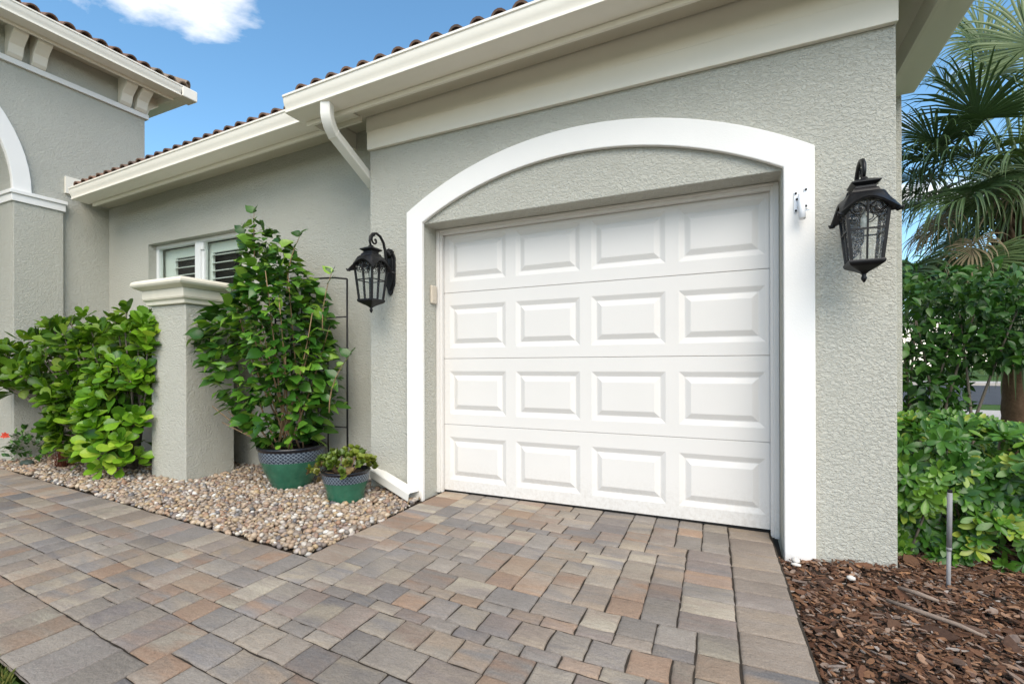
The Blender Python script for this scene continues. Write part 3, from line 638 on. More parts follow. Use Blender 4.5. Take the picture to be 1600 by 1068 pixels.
# --- window
fy = .085
wm = MB(); wm.box(WX0+.001, WX0+.045, fy, fy+.05, WZ0, WZ1-.001); wm.box(WX1-.045, WX1-.001, fy, fy+.05, WZ0, WZ1-.001); wm.box(WX0+.045, WX1-.045, fy, fy+.05, WZ1-.04, WZ1-.001); wm.box(WX0+.045, WX1-.045, fy, fy+.05, WZ0, WZ0+.05)
win = wm.build('window', 'vinyl', house, bevel=.003)
MB().box(-3.295, -3.205, fy-.012, fy+.045, WZ0+.05, WZ1-.04).build('mullion', 'vinyl', win, bevel=.003)
MB().box(-3.203, -3.165, fy+.012, fy+.052, WZ0+.05, WZ1-.04).build('sash_stile', 'vinyl', win)
MB().box(-3.203, -3.155, fy-.01, fy+.0115, WZ1-.13, WZ1-.045).build('sash_latch', 'vinyl', win, bevel=.004)
MB().box(WX0+.045, -3.295, fy+.02, fy+.026, WZ0+.05, WZ1-.04).build('pane', 'glass', win)
MB().box(-3.164, WX1-.045, fy+.03, fy+.036, WZ0+.05, WZ1-.04).build('pane', 'glass', win)
MB().box(WX0, WX1, .245, .249, WZ0, WZ1).build('dark_room_sheet', 'dark', win)  # dark sheet standing in for the unlit room behind the shutters
sy = .17
for (a, b) in ((-3.90, -3.28), (-3.22, -2.42)):
    sh = MB(); sh.box(a, a+.09, sy, sy+.03, WZ0, WZ1-.04); sh.box(b-.06, b, sy, sy+.03, WZ0, WZ1-.04); sh.box(a+.09, b-.06, sy, sy+.03, WZ1-.15, WZ1-.04); sh.box(a+.09, b-.06, sy, sy+.03, WZ0, WZ0+.1)
    sh.build('shutter_frame', 'shutter', win, bevel=.003)
    z = WZ1-.185
    while z > WZ0+.12:
        MB().prism([(sy-.025, z-.006), (sy-.025, z+.001), (sy+.045, z+.016), (sy+.045, z+.009)], 'x', a+.092, b-.062).build('shutter_slat', 'shutter', win); z -= .088
MB().box(WX0+.02, -3.90, sy+.005, sy+.03, WZ0, WZ1-.04).build('shutter_frame', 'shutter', win)
# --- entry tower (arch, pilaster, belt moulding, brackets, eave)
TX = -4.872; TY1 = .402
ac, ar, asz = -2.295, 1.40, 2.90
ap = [(-.895, -.2)]+[(ac+ar*math.cos(PI*k/36), asz+ar*math.sin(PI*k/36)) for k in range(37)]+[(ac-ar, -.2)]
outl = [(TY1, -.2), (TY1, 4.75), (-5.0, 4.75), (-5.0, -.2)]
MB().prism(outl[:3]+[outl[3]]+ap[::-1], 'x', TX-.38, TX).build('tower_wall', 'stucco', house)
MB().box(TX-4, TX-.381, TY1-.38, TY1, -.2, 4.75).build('tower_wall', 'stucco', house)
MB().box(TX-4, TX-2.2, -5, TY1-.4, -.2, 4.7).build('entry_back_wall', 'stucco', house)
MB().box(TX-.36, TX+.05, -.893, -.466, -.2, 2.805).build('pilaster', 'stucco', house, bevel=.006)
cp = MB(); cp.box(TX-.37, TX+.068, -.912, -.452, 2.806, 2.885); cp.box(TX-.38, TX+.085, -.928, -.438, 2.886, 2.925); cp.build('pilaster_capital', 'trim', house, bevel=.004)
bo = [(ac+(ar+.155)*math.cos(PI*k/36), asz+.026+(ar+.155)*math.sin(PI*k/36)) for k in range(37)]; bi = [(ac+(ar)*math.cos(PI*k/36), asz+.026+(ar)*math.sin(PI*k/36)) for k in range(37)]
ta = MB(); n = 37; vs = [(TX+.045, y, z) for y, z in bo]+[(TX+.045, y, z) for y, z in bi]+[(TX-.1, y, z) for y, z in bo]+[(TX-.1, y, z) for y, z in bi]; fs = []
for k in range(n-1): fs += [(k, k+1, n+k+1, n+k), (2*n+k, 3*n+k, 3*n+k+1, 2*n+k+1), (k, 2*n+k, 2*n+k+1, k+1), (n+k, n+k+1, 3*n+k+1, 3*n+k)]
fs += [(0, n, 3*n, 2*n), (n-1, 3*n-1, 4*n-1, 2*n-1)]
ta.add(vs, fs).build('tower_arch_trim', 'trim', house, bevel=.005)
bm_ = MB(); bm_.box(TX+.001, TX+.035, -5, TY1+.034, 4.285, 4.345); bm_.box(TX-4, TX+.0, TY1+.001, TY1+.035, 4.285, 4.345); bm_.build('belt_moulding', 'trim', house, bevel=.004)
GX = -4.417; EY = .80
eg = MB(); s1 = [(GX-(a), b) for a, b in gutter_sec(0, 4.735)]
tgut = MB().prism(s1, 'y', -5.0, EY).build('gutter', 'gutter', house, auto=40)
s2 = [(EY-a, b) for a, b in gutter_sec(0, 4.735)]
MB().prism(s2, 'x', TX-4, GX-.002).build('gutter', 'gutter', house, auto=40)
MB().box(GX-.19, GX+.007, EY-.19, EY+.007, 4.599, 4.739).build('gutter_corner', 'gutter', house, bevel=.012)
ef = MB(); ef.box(GX-.215, GX-.192, -5, EY-.192, 4.575, 4.73); ef.box(TX-4, GX-.215, EY-.215, EY-.192, 4.575, 4.73); ef.build('fascia', 'cream', house)
ef = MB(); ef.box(TX-.3, GX-.2155, -5, EY-.2155, 4.66, 4.675); ef.build('soffit', 'soffit', house)
def corbel():
    pr = [(0, 0), (.045, 0), (.075, .03), (.085, .07), (.10, .12), (.15, .17), (.20, .21), (.225, .25), (.23, .275), (.24, .285), (.24, .315), (0, .315)]
    return pr
for y in (-.945, -.745, .095, .27):
    MB().prism([(TX+.001+a, 4.345+b) for a, b in corbel()], 'y', y, y+.125).build('bracket', 'cream', house, bevel=.006) if False else \
        MB().add([(TX+.001+a, yy, 4.346+b) for yy in (y, y+.125) for a, b in corbel()], [tuple(range(12)), tuple(range(23, 11, -1))]+[(i, 12+i, 12+(i+1) % 12, (i+1) % 12) for i in range(12)]).build('bracket', 'cream', house, bevel=.006)
MB().add([(xx, TY1+.001+a, 4.346+b) for xx in (TX-.20, TX-.075) for a, b in corbel()], [tuple(range(12)), tuple(range(23, 11, -1))]+[(i, 12+i, 12+(i+1) % 12, (i+1) % 12) for i in range(12)]).build('bracket', 'cream', house, bevel=.006)
tr_ = MB(); ex = GX+.0; tr_.add([(GX-.10, -5, 4.74), (GX-.10, EY-.10, 4.74), (TX-2.4, EY-2.1, 5.62), (TX-2.4, -5, 5.62), (TX-4, EY-.10, 4.74)], [(0, 1, 2, 3), (1, 4, 2)])
rt = tr_.build('roof', 'tilej', house)
y = EY-.14; k = 0
while y > -2.6:
    m = Matrix.Translation((GX-.06, y, 4.757)) @ Matrix.Rotation(PI/2, 4, 'Z') @ Matrix.Rotation(SL, 4, 'X')
    o = link('roof_tile', tan_me if y > EY-.45 else tile_me, rt); o.matrix_local = m; y -= .152
for k in range(6):                              # hip ridge tiles
    d = Vector((-(2.4+.35), -2.0, .88)).normalized(); p = Vector((GX-.06, EY-.06, 4.80))+d*(.02+.36*k)
    o = link('roof_tile', tan_me, rt); o.matrix_local = Matrix(frame(d, (0, 0, 1), p, 1.05, 1, 1.0).tolist())

# ================================================================== THINGS
# --- stucco pier with cast cap
px0, px1, py0, py1 = -2.665, -2.160, -.712, -.262
pier = thing('garden_pier', 'square stucco pier with cream moulded cap beside the leafy shrub', 'pillar', ((px0+px1)/2, (py0+py1)/2, -.02))
def pb(mb, name, mat, **kw):
    o = mb.build(name, mat, pier, **kw); o.matrix_parent_inverse = Matrix.Translation(pier.location).inverted(); return o
pb(MB().box(px0, px1, py0, py1, -.08, 1.572), 'shaft', 'stucco', bevel=.008)
def cap_ring(e, z): return [(px0-e, py0-e, z), (px1+e, py0-e, z), (px1+e, py1+e, z), (px0-e, py1+e, z)]
pb(MB().loft([cap_ring(.018, 1.573), cap_ring(.026, 1.578), cap_ring(.030, 1.606), cap_ring(.050, 1.622), cap_ring(.052, 1.628)]), 'cap_necking', 'cap', bevel=.003)
pb(MB().loft([cap_ring(.050, 1.630), cap_ring(.054, 1.705)]), 'cap_block', 'cap', bevel=.004)
pb(MB().loft([cap_ring(.052, 1.707), cap_ring(.085, 1.722), cap_ring(.108, 1.734), cap_ring(.118, 1.750), cap_ring(.118, 1.766), cap_ring(.108, 1.783), cap_ring(.088, 1.793), cap_ring(.03, 1.804)]), 'cap_bullnose', 'cap', bevel=.008, seg=3)

# --- wall lanterns
def lantern(x0, label):
    t = thing('wall_lantern', label, 'lantern', (x0, FY, 1.77), 'matching carriage lanterns beside the garage door')
    L = lambda mb, name, mat, par=None, **kw: mb.build(name, mat, par or t, **kw)
    cy = -.235                                  # centre of the cage in front of the wall, local coordinates
    # backplate: pointed shield with stepped faces
    def shield(s, y0, y1):
        o = [(0, -.185), (.022, -.165), (.030, -.13), (.046, -.10), (.050, 0), (.050, .12), (.042, .14), (.034, .15), (.030, .17), (.018, .185), (0, .19)]
        o = [(a*s, b*s) for a, b in o]; full = o+[(-a, b) for a, b in o[-2:0:-1]]
        return MB().prism(full, 'y', y0, y1)
    L(shield(1.0, -.014, -.001), 'backplate', 'black', bevel=.004); L(shield(.78, -.026, -.0142), 'backplate_boss', 'black', bevel=.006)
    sh = MB()
    for k in range(7):
        a = -1.1+2.2*k/6; sh.tube([(0, -.03, .115), (math.sin(a)*.028, -.045, .115+math.cos(a)*.045), (math.sin(a)*.036, -.03, .115+math.cos(a)*.075)], [.006, .009, .004], 6)
    L(sh, 'shell_ornament', 'black', smooth=True)
    # gooseneck arm with scroll
    pts = [(0, -.02, .02), (0, -.045, .04), (0, -.062, .09), (0, -.072, .16), (0, -.092, .22), (0, -.13, .262), (0, -.175, .275), (0, -.218, .262), (0, -.245, .232), (0, -.25, .20), (0, cy, .165)]
    L(MB().tube(pts, [.013, .0125, .012, .0115, .011, .0105, .010, .010, .0095, .009, .008], 10), 'arm', 'black', smooth=True)
    sc = [(0, cy-.002+.0*k, .172) for k in range(1)]
    for k in range(15):
        a = -PI/2+k*.42; r = .046*(1-k/18); sc.append((0, cy+.042-.0+r*math.cos(a+PI*.5+1.6)*.9, .215+r*math.sin(a+PI*.5+1.6)*.9))
    L(MB().tube(sc[1:], [.0075]*13+[.009, .010], 8), 'scroll', 'black', smooth=True)
    # canopy: flared square roof with arched eaves and stepped cap
    def sq(h, z, n=8, arch=0.0, flare=0.0):
        out = []
        for s in range(4):
            a = s*PI/2
            for k in range(n):
                u = -1+2*k/n; w = h+flare*(abs(u)**3); zz = z+arch*(1-u*u)
                x, y = u*w, -w
                out.append((x*math.cos(a)-y*math.sin(a), cy+x*math.sin(a)+y*math.cos(a), zz))
        return out
    L(MB().loft([sq(.088, -.028, arch=.080), sq(.104, -.036, arch=.078, flare=.014), sq(.108, -.028, arch=.078, flare=.016), sq(.097, .004, arch=.058, flare=.004), sq(.084, .045, arch=.024), sq(.070, .078, arch=.004), sq(.058, .088)]), 'canopy', 'black', auto=45)
    L(MB().loft([sq(.056, .0885), sq(.050, .104), sq(.041, .110), sq(.040, .120), sq(.049, .126), sq(.060, .134), sq(.060, .139), sq(.036, .152), sq(.016, .160), sq(.010, .172)]), 'canopy_cap', 'black', auto=45)
    for sx in (-1, 1):
        for sy_ in (-1, 1):
            L(MB().tube([(sx*.106, cy+sy_*.106, -.028), (sx*.121, cy+sy_*.121, -.028), (sx*.128, cy+sy_*.128, -.018)], [.011, .009, .003], 6), 'canopy_horn', 'black', smooth=True)
    zt, zb, ht, hb = .03, -.245, .087, .062
    for sx in (-1, 1):
        for sy_ in (-1, 1):
            L(MB().sweep([(sx*ht, cy+sy_*ht, zt), (sx*hb, cy+sy_*hb, zb)], [(-.0065, -.0065), (.0065, -.0065), (.0065, .0065), (-.0065, .0065)], (1, 0, 0)), 'corner_post', 'black')
    for s in range(4):
        a = s*PI/2; ca, sa = math.cos(a), math.sin(a)
        rot = lambda x, y, z: (x*ca-y*sa, cy+x*sa+y*ca, z)
        hz = lambda z: hb+(ht-hb)*(z-zb)/(zt-zb)
        g = MB(); i = .001
        q = [(-hz(zb)+.006, -hz(zb), zb), (hz(zb)-.006, -hz(zb), zb), (hz(zt)-.006, -hz(zt), zt), (-hz(zt)+.006, -hz(zt), zt)]
        g.add([rot(*p) for p in q]+[rot(p[0], p[1]+.003, p[2]) for p in q], [(0, 1, 2, 3), (7, 6, 5, 4), (0, 4, 5, 1), (1, 5, 6, 2), (2, 6, 7, 3), (3, 7, 4, 0)])
        L(g, 'glass_pane', 'lampglass')
        mu = MB(); zc = -.098; sqs = [(-.0038, -.0038), (.0038, -.0038), (.0038, .0038), (-.0038, .0038)]
        mu.sweep([rot(0, -hz(zb)-.002, zb), rot(0, -hz(zt)-.002, zt)], sqs, (ca, sa, 0)); mu.sweep([rot(-hz(zc)+.006, -hz(zc)-.003, zc), rot(hz(zc)-.006, -hz(zc)-.003, zc)], sqs, (0, 0, 1))
        L(mu, 'glazing_bar', 'black')
        fl = MB()                                # filigree scrolls in the head of the arch
        for sg in (-1, 1):
            p = []
            for k in range(16):
                aa = k*.5; r = .030*(1-k/19); p.append(rot(sg*(.038-r*math.cos(aa)), -hz(.0)-.003, -.002+r*math.sin(aa)))
            fl.tube(p, .0032, 5); fl.tube([rot(sg*.008, -hz(.0)-.003, .0), rot(sg*.02, -hz(-.03)-.003, -.030), rot(sg*.05, -hz(-.02)-.003, -.028), rot(sg*.078, -hz(0)-.003, .0)], .003, 5)
        L(fl, 'filigree', 'black', smooth=True)
    L(MB().loft([sq(.072, -.243), sq(.074, -.249), sq(.071, -.262), sq(.056, -.272), sq(.030, -.287), sq(.014, -.298), sq(.009, -.304)]), 'base', 'black', auto=45)
    L(MB().lathe([(.001, -.346), (.005, -.342), (.010, -.333), (.0135, -.324), (.011, -.316), (.008, -.312), (.011, -.307), (.007, -.303)], 14, (0, cy, 0)), 'finial', 'black', smooth=True)
    L(MB().lathe([(.0, .05), (.008, .05), (.008, -.02), (.013, -.03), (.013, -.075), (.0, -.075)], 12, (0, cy, 0)), 'lamp_socket', 'shutter', smooth=True)
    return t
lantern(-.315, 'black wall lantern with scrolled arm left of the garage door, beside the trellis')
lantern(2.775, 'black wall lantern with scrolled arm right of the garage door, near the palm')

# --- small fittings
bk = thing('flagpole_bracket', 'small white pole holder with dark screws on the right of the white arch', 'bracket', (2.528, FY-.037, 1.92))
MB().box(-.032, -.014, -.006, -.0005, -.06, .055).build('mounting_plate', 'plastic', bk, bevel=.003); MB().box(.016, .034, -.006, -.0005, -.045, .07).build('mounting_plate', 'plastic', bk, bevel=.003)
MB().box(-.015, .017, -.008, -.0008, -.03, .03).build('mounting_web', 'plastic', bk, bevel=.003)
MB().tube([(0, -.018, .035), (.0, -.028, .03), (.001, -.04, -.03), (.002, -.056, -.11)], [.008, .016, .0165, .0165], 14).build('pole_tube', 'plastic', bk, smooth=True)
for x, z in ((-.023, .045), (-.023, -.05), (.025, .06), (.025, -.03), (-.018, .012)):
    MB().lathe([(.0, -.003), (.005, -.003), (.006, 0), (.006, .003), (0, .003)], 8, (0, 0, 0)).build('screw', 'rubber', bk).matrix_local = Matrix.Translation((x, -.008, z)) @ Matrix.Rotation(PI/2, 4, 'X')
MB().tube([(.015, -.045, -.065), (.036, -.047, -.064)], .0025, 6).build('set_screw', 'chrome', bk)
kp = thing('door_sensor_box', 'narrow beige plastic box on the left reveal of the garage opening', 'box', (0.0, -.10, 1.59))
MB().box(.0005, .022, -.036, .036, -.072, .072).build('cover', 'beige', kp, bevel=.008, seg=3); MB().box(.0222, .024, -.02, .02, -.05, .05).build('lens', 'beige', kp, bevel=.001)

# --- trellis
tre = thing('metal_trellis', 'black wrought iron trellis with spear finials behind the potted shrub', 'trellis', (-1.30, -.14, 0))
tx = lambda x: x+1.30
for x, z in ((-.856, 1.774), (-1.745, 1.774)): MB().tube([(tx(x), 0, -.03), (tx(x), 0, z)], .0085, 8).build('post', 'blackwire', tre, smooth=True)
MB().tube([(tx(-1.745), 0, 1.774), (tx(-1.6), 0, 1.80), (tx(-1.3), 0, 1.812), (tx(-1.0), 0, 1.80), (tx(-.856), 0, 1.778)], .008, 8).build('top_rail', 'blackwire', tre, smooth=True)
for z in (.49, 1.45): MB().tube([(tx(-1.745), 0, z), (tx(-.856), 0, z)], .006, 6).build('rail', 'blackwire', tre, smooth=True)
for x, z in ((-1.08, 1.20), (-1.2, 1.60), (-1.30, 1.64), (-1.40, 1.60), (-1.53, 1.2)):
    MB().tube([(tx(x), .0, -.02 if z < 1.5 else .5), (tx(x), 0, z), (tx(x), 0, z+.02), (tx(x), 0, z+.03), (tx(x), 0, z+.055), (tx(x), 0, z+.11)], [.006, .006, .013, .006, .014, .001], 8).build('spear_bar', 'blackwire', tre, smooth=True)

# --- pots
def pot(loc, rt, rb, h, label):
    t = thing('flower_pot', label, 'pot', loc, 'green glazed pots on the gravel')
    s = h/.37
    MB().lathe([(0, 0), (rb*.96, 0), (rb, .008), (rb*1.12, h*.16), (rt*.80, h*.45), (rt*.885, h*.62), (rt*.91, h*.68)], 48).build('pot_body', 'glaze', t, smooth=True)
    MB().lathe([(rt*.91, h*.68), (rt*.93, h*.74), (rt*.945, h*.82), (rt*.95, h*.905)], 48).build('lattice_band', 'band', t, smooth=True)
    MB().lathe([(rt*.95, h*.905), (rt*.975, h*.925), (rt*1.0, h*.955), (rt*1.0, h*.985), (rt*.975, h), (rt*.90, h), (rt*.87, h*.97), (rt*.86, h*.86), (rt*.5, h*.87), (0.0, h*.88)], 48).build('rim', 'potrim', t, smooth=True)
    MB().lathe([(0, h*.895), (rt*.5, h*.89), (rt*.858, h*.88)], 24).build('potting_soil', 'soil', t, smooth=True)
    return t
pot((-1.20, -.42, -.012), .272, .145, .375, 'large green glazed pot with navy lattice band holding the tall shrub')
pot((-.455, -.575, -.012), .178, .118, .262, 'small green glazed pot with navy lattice band holding succulents')

# --- tall hibiscus in the large pot
hb_ = thing('hibiscus_shrub', 'tall dense green shrub with heart shaped leaves in the large pot', 'shrub', (-1.20, -.42, .31))
prof = [(.33, -1.44, -.96), (.42, -1.52, -.94), (.55, -1.68, -.88), (.68, -1.84, -.82), (.80, -1.98, -.79), (.95, -2.14, -.76), (1.10, -2.25, -.75), (1.27, -2.28, -.78), (1.45, -2.20, -.80), (1.58, -1.94, -.90), (1.72, -1.80, -1.0), (1.85, -1.74, -1.13), (1.97, -1.72, -1.18), (2.07, -1.72, -1.24), (2.17, -1.70, -1.40), (2.26, -1.66, -1.50), (2.33, -1.63, -1.56)]
pz = [p[0] for p in prof]; pl = [p[1] for p in prof]; pr_ = [p[2] for p in prof]
hp = leaf_set('heart', 6); mats = []; paths = []
Rh = random.Random(5)
def hib_point(shell):
    while True:
        z = Rh.uniform(.36, 2.30); a, b = np.interp(z, pz, pl), np.interp(z, pz, pr_)
        if Rh.random() < (b-a)/1.9: break
    c = (a+b)/2; hw = (b-a)/2; th = Rh.uniform(0, 2*PI); r = math.sqrt(Rh.uniform(shell, 1))
    # ragged outline
    r *= 0.82+.24*mnoise.noise((math.cos(th)*1.6, math.sin(th)*1.6, z*2.6))+.12
    hd = min(hw*.8, .36)
    x = c+hw*r*math.cos(th); y = -.45+hd*r*math.sin(th)
    return np.array([x, min(y, -.035), z]), np.array([math.cos(th), math.sin(th)*1.2, 0])
def gap(p):                                     # see-through hole between the leaning left branches and the main body, and the bare lower left
    return ((p[0]+1.95)/.17)**2+((p[2]-.80)/.36)**2 < 1 or (p[2] < .66 and p[0] < -1.52) or (p[2] < .95 and p[0] < -2.2)
for k in range(1350):
    p, o = hib_point(.42)
    if gap(p): continue
    d = unit(o+np.array([Rh.uniform(-.6, .6), Rh.uniform(-.6, .6), Rh.uniform(-.75, .45)])); n = unit(np.array([o[0]*.8, o[1]*.8-.25, .75])+np.array([Rh.uniform(-.5, .5) for _ in range(3)]))
    s = Rh.choice([.055, .07, .085, .095, .105, .12, .13])*Rh.uniform(.85, 1.12)*(1.0 if p[2] < 1.9 else .92); mats.append((Rh.randrange(6), frame(d, n, p, s*Rh.uniform(.85, 1.05), s, s)))
for k in range(620):                            # inner leaves
    p, o = hib_point(0)
    if gap(p): continue
    d = unit(np.array([Rh.uniform(-1, 1), Rh.uniform(-1, 1), Rh.uniform(-.7, .5)])); s = Rh.uniform(.06, .11); mats.append((Rh.randrange(6), frame(d, unit(np.array([Rh.uniform(-.6, .6), Rh.uniform(-1, .3), .7])), p, s*.9, s, s)))
for k in range(12):
    p, o = hib_point(.3)
    if p[2] < .9: p[2] = Rh.uniform(.9, 2.0); a, b = np.interp(p[2], pz, pl), np.interp(p[2], pz, pr_); p[0] = Rh.uniform(a+.1, b-.1)
    b0 = np.array([-1.21+Rh.uniform(-.1, .1), -.42+Rh.uniform(-.08, .08), .31]); mid = (b0+p)/2+np.array([(p[0]-b0[0])*.2, 0, .05-.1*Rh.random()]); P = bez(b0, mid, p, 7); paths.append((P, [.008, .0075, .007, .006, .005, .004, .003]))
    for t in range(6):
        q = np.array(P[3+t % 4]); s = Rh.uniform(.07, .11); mats.append((Rh.randrange(6), frame(unit([Rh.uniform(-1, 1), Rh.uniform(-1, .3), Rh.uniform(-.4, .4)]), unit([Rh.uniform(-.4, .4), -.5, .8]), q, s*.9, s, s)))
# top sprigs
for (bx, tx_, tz) in ((-1.62, -1.60, 2.36), (-1.70, -1.76, 2.22), (-1.22, -1.05, 2.09), (-2.2, -2.40, 1.74), (-.82, -.70, 1.76), (-.75, -.52, 1.10)):
    P = bez((bx, -.45, tz-.45), (bx, -.46, tz-.2), (tx_, -.47, tz), 6); paths.append((P, [.006, .005, .005, .004, .003, .002]))
    for t in range(7):
        q = np.array(P[min(5, 1+t)]); s = Rh.uniform(.07, .12); sg = 1 if t % 2 else -1
        mats.append((Rh.randrange(6), frame(unit([sg*.8, -.25, .5+.25*t/6]), unit([-sg*.3, -.6, .6]), q, s*.85, s, s)))
# bare stems leaning out low on the left
for (x1, z1) in ((-2.02, .80), (-1.90, .62), (-1.78, .86), (-2.12, .66), (-1.98, .52)):
    b0 = (-1.36+Rh.uniform(-.05, .05), -.46, .315); paths.append((bez(b0, (b0[0]-.12, -.5, .36), (x1, -.5, z1), 7), [.011, .010, .009, .008, .007, .005, .004]))
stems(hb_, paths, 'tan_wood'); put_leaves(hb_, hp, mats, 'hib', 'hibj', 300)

# --- succulents in the small pot
sc_ = thing('succulent_plant', 'low yellow green succulent with clustered rosettes in the small pot', 'plant', (-.455, -.575, .22))
fl_ = [leaf_vf('fleshy', fold=.35, curl=-.25), leaf_vf('fleshy', fold=.3, curl=.05)]
def rosette(protos, n, tiltr, L, name, mat, phase=0, w=1.0):
    mats = []
    for k in range(n):
        a = 2*PI*k/n+phase+random.uniform(-.25, .25); e = random.uniform(*tiltr); s = L*random.uniform(.75, 1.1)
        d = (math.cos(a)*math.cos(e), math.sin(a)*math.cos(e), math.sin(e)); nn = (-math.cos(a)*math.sin(e), -math.sin(a)*math.sin(e), math.cos(e)); mats.append((random.randrange(len(protos)), frame(d, nn, (0, 0, 0), s*w, s, s)))
    V, F = scatter(protos, mats); return fast_mesh(name, V, F, mat)
ros = [rosette(fl_, n, (.25, 1.1), .043, 'leaf_rosette', 'suc') for n in (7, 8, 9, 8)]
rosb = rosette(fl_, 8, (.1, .9), .038, 'leaf_rosette', 'sucbrown')
for k in range(84):
    a = random.uniform(0, 2*PI); r = math.sqrt(random.random())*.215; h = .055+.085*(1-(r/.215)**2)+random.uniform(-.02, .04)-(.05 if r > .19 else 0)
    p = np.array([r*math.cos(a), r*math.sin(a), h]); up_ = unit([p[0]*2.6+random.uniform(-.25, .25), p[1]*2.6+random.uniform(-.25, .25)-.15, .55])
    o = link('leaf_rosette', rosb if k in (3, 17, 40) else ros[k % 4], sc_); o.matrix_local = Matrix(frame(np.cross(up_, [0.3, 1, .2]), up_, p).tolist())
    if k % 4 == 0: MB().tube([(p[0]*.4, p[1]*.4, .0), (p[0]*.8, p[1]*.8, h*.6), tuple(p)], [.006, .005, .004], 5).build('stem', 'tan_wood', sc_, smooth=True)
for k in range(9):                              # brownish offshoots hanging over the left of the pot
    p = np.array([-.21-random.uniform(0, .075), random.uniform(-.1, .05), random.uniform(-.075, .055)]); up_ = unit([-.9, -.5, random.uniform(-.2, .6)])
    o = link('leaf_rosette', rosb if k % 3 else ros[0], sc_); o.matrix_local = Matrix(frame(np.cross(up_, [0.3, 1, .2]), up_, p).tolist())

# --- broad leaved shrub on the left
bl = thing('broad_leaf_shrub', 'bright green mounded shrub with paddle shaped leaves left of the stucco pier', 'shrub', (-3.45, -.62, 0))
op = [leaf_vf('obovate', fold=random.uniform(.1, .5), curl=random.uniform(-.28, .12), wave=random.uniform(0, .02)) for _ in range(6)]; mats = []; paths = []; Rb = random.Random(9)
lobes = [((-3.25, -.55, .98), (.72, .40, .62), 54), ((-3.95, -.72, 1.04), (.66, .38, .50), 46), ((-4.42, -.95, 1.0), (.40, .22, .32), 24), ((-2.98, -.80, .60), (.36, .26, .56), 44), ((-3.45, -.86, .60), (.42, .24, .36), 30), ((-2.90, -.62, 1.20), (.34, .26, .40), 24), ((-3.05, -.86, .26), (.42, .18, .22), 26), ((-3.50, -.88, .42), (.34, .18, .24), 20)]
for c, r, nr in lobes:
    for k in range(nr):
        while True:
            o = unit(rng.normal(size=3))
            if o[1] < .55 and o[2] > -.75: break
        p = np.array(c)+o*np.array(r)*Rb.uniform(.78, 1.06)
        if p[0] > -2.72 and p[1] > -.74: p[1] = -.76-.05*Rb.random()
        if p[0] > -2.56: p[0] = -2.56-.06*Rb.random()
        p[2] = max(p[2], .10); ax = unit(o*np.array([.7, .7, .4])+np.array([.08, -.25, .75])); nl = Rb.choice([5, 6, 7, 7, 8]); ph = Rb.uniform(0, 6); u = unit(np.cross(ax, [.2, .9, .3])); w = np.cross(ax, u)
        for q in range(nl):
            a = ph+q*2.4; e = Rb.uniform(.2, .95) if q < nl-2 else Rb.uniform(.9, 1.3); d = (u*math.cos(a)+w*math.sin(a))*math.cos(e)+ax*math.sin(e); n = ax*math.cos(e)-(u*math.cos(a)+w*math.sin(a))*math.sin(e)
            s = Rb.uniform(.105, .165)*(1 if q < nl-2 else .7); mats.append((Rb.randrange(6), frame(d, n, p-ax*.035*(nl-q)/nl, s*Rb.uniform(.85, 1.1), s, s)))
        if k % 2 == 0:
            b0 = np.array([np.clip(p[0], -4.1, -2.9)*.4+.6*-3.3, -.6, 0.0]); paths.append((bez(b0, (b0+p)/2+np.array([0, 0, .15]), p, 6), [.014, .012, .010, .008, .007, .006]))
for k in range(900):                            # shaded leaves inside the mound
    c, r, nr = lobes[k % 6]; o = unit(rng.normal(size=3))*rng.random()**.4*.8; p = np.array(c)+o*np.array(r)
    if p[0] > -2.72 and p[1] > -.74 or p[2] < .08: continue
    s_ = Rb.uniform(.11, .15); mats.append((Rb.randrange(6), frame(unit(rng.normal(size=3)+np.array([0, -.3, .4])), unit([Rb.uniform(-.6, .6), -.6, .7]), p, s_, s_, s_)))
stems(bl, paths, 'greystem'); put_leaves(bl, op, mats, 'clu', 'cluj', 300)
# --- small flowering plant and red grass at far left
fp = thing('flowering_plant', 'low dark leaved plant with one red flower at the left edge', 'plant', (-4.58, -.80, 0))
lp = leaf_set('ovate', 4); mats = []
for k in range(210):
    o = unit(rng.normal(size=3)); o[2] = abs(o[2]); p = np.array([-4.60, -.86, .08])+o*np.array([.30, .16, .30])*random.uniform(.5, 1.05)
    s = random.uniform(.04, .075); mats.append((random.randrange(4), frame(unit(o+rng.normal(size=3)*.5), unit(o+np.array([0, 0, .8])), p, s, s, s)))
put_leaves(fp, lp, mats, 'bsh', 'bshj', 120)
fm = rosette(leaf_set('ovate', 3), 7, (.1, .6), .045, 'flower', 'flower', w=1.3)
o = link('flower', fm, fp); o.matrix_local = Matrix(frame(unit(np.cross([.75, -.6, .3], [0, 0, 1])), unit([.75, -.6, .3]), (-.20, -.17, .30)).tolist())
rgz = thing('red_grass', 'tuft of thin dark red grass under the broad leaved shrub', 'grass', (-3.92, -.82, 0)); b = MB()
for k in range(150):
    a = random.uniform(0, 2*PI); L = random.uniform(.18, .40); e = random.uniform(.25, 1.3); dx, dy = math.cos(a)*math.cos(e)*L, math.sin(a)*math.cos(e)*L*.7; h = math.sin(e)*L; w = .0035; px, py = random.uniform(-.06, .06), random.uniform(-.06, .06)
    P = bez((px, py, 0), (px+dx*.4, py+dy*.4, h*1.15), (px+dx, py+dy, h*.75), 5); nx_, ny_ = -math.sin(a)*w, math.cos(a)*w; vs = []
    for i, p in enumerate(P): q = 1-i/5; vs += [(p[0]-nx_*q, p[1]-ny_*q, p[2]), (p[0]+nx_*q, p[1]+ny_*q, p[2])]
    b.add(vs, [(2*i, 2*i+1, 2*i+3, 2*i+2) for i in range(4)])
b.build('blade_tuft', 'redgrass', rgz, smooth=True)

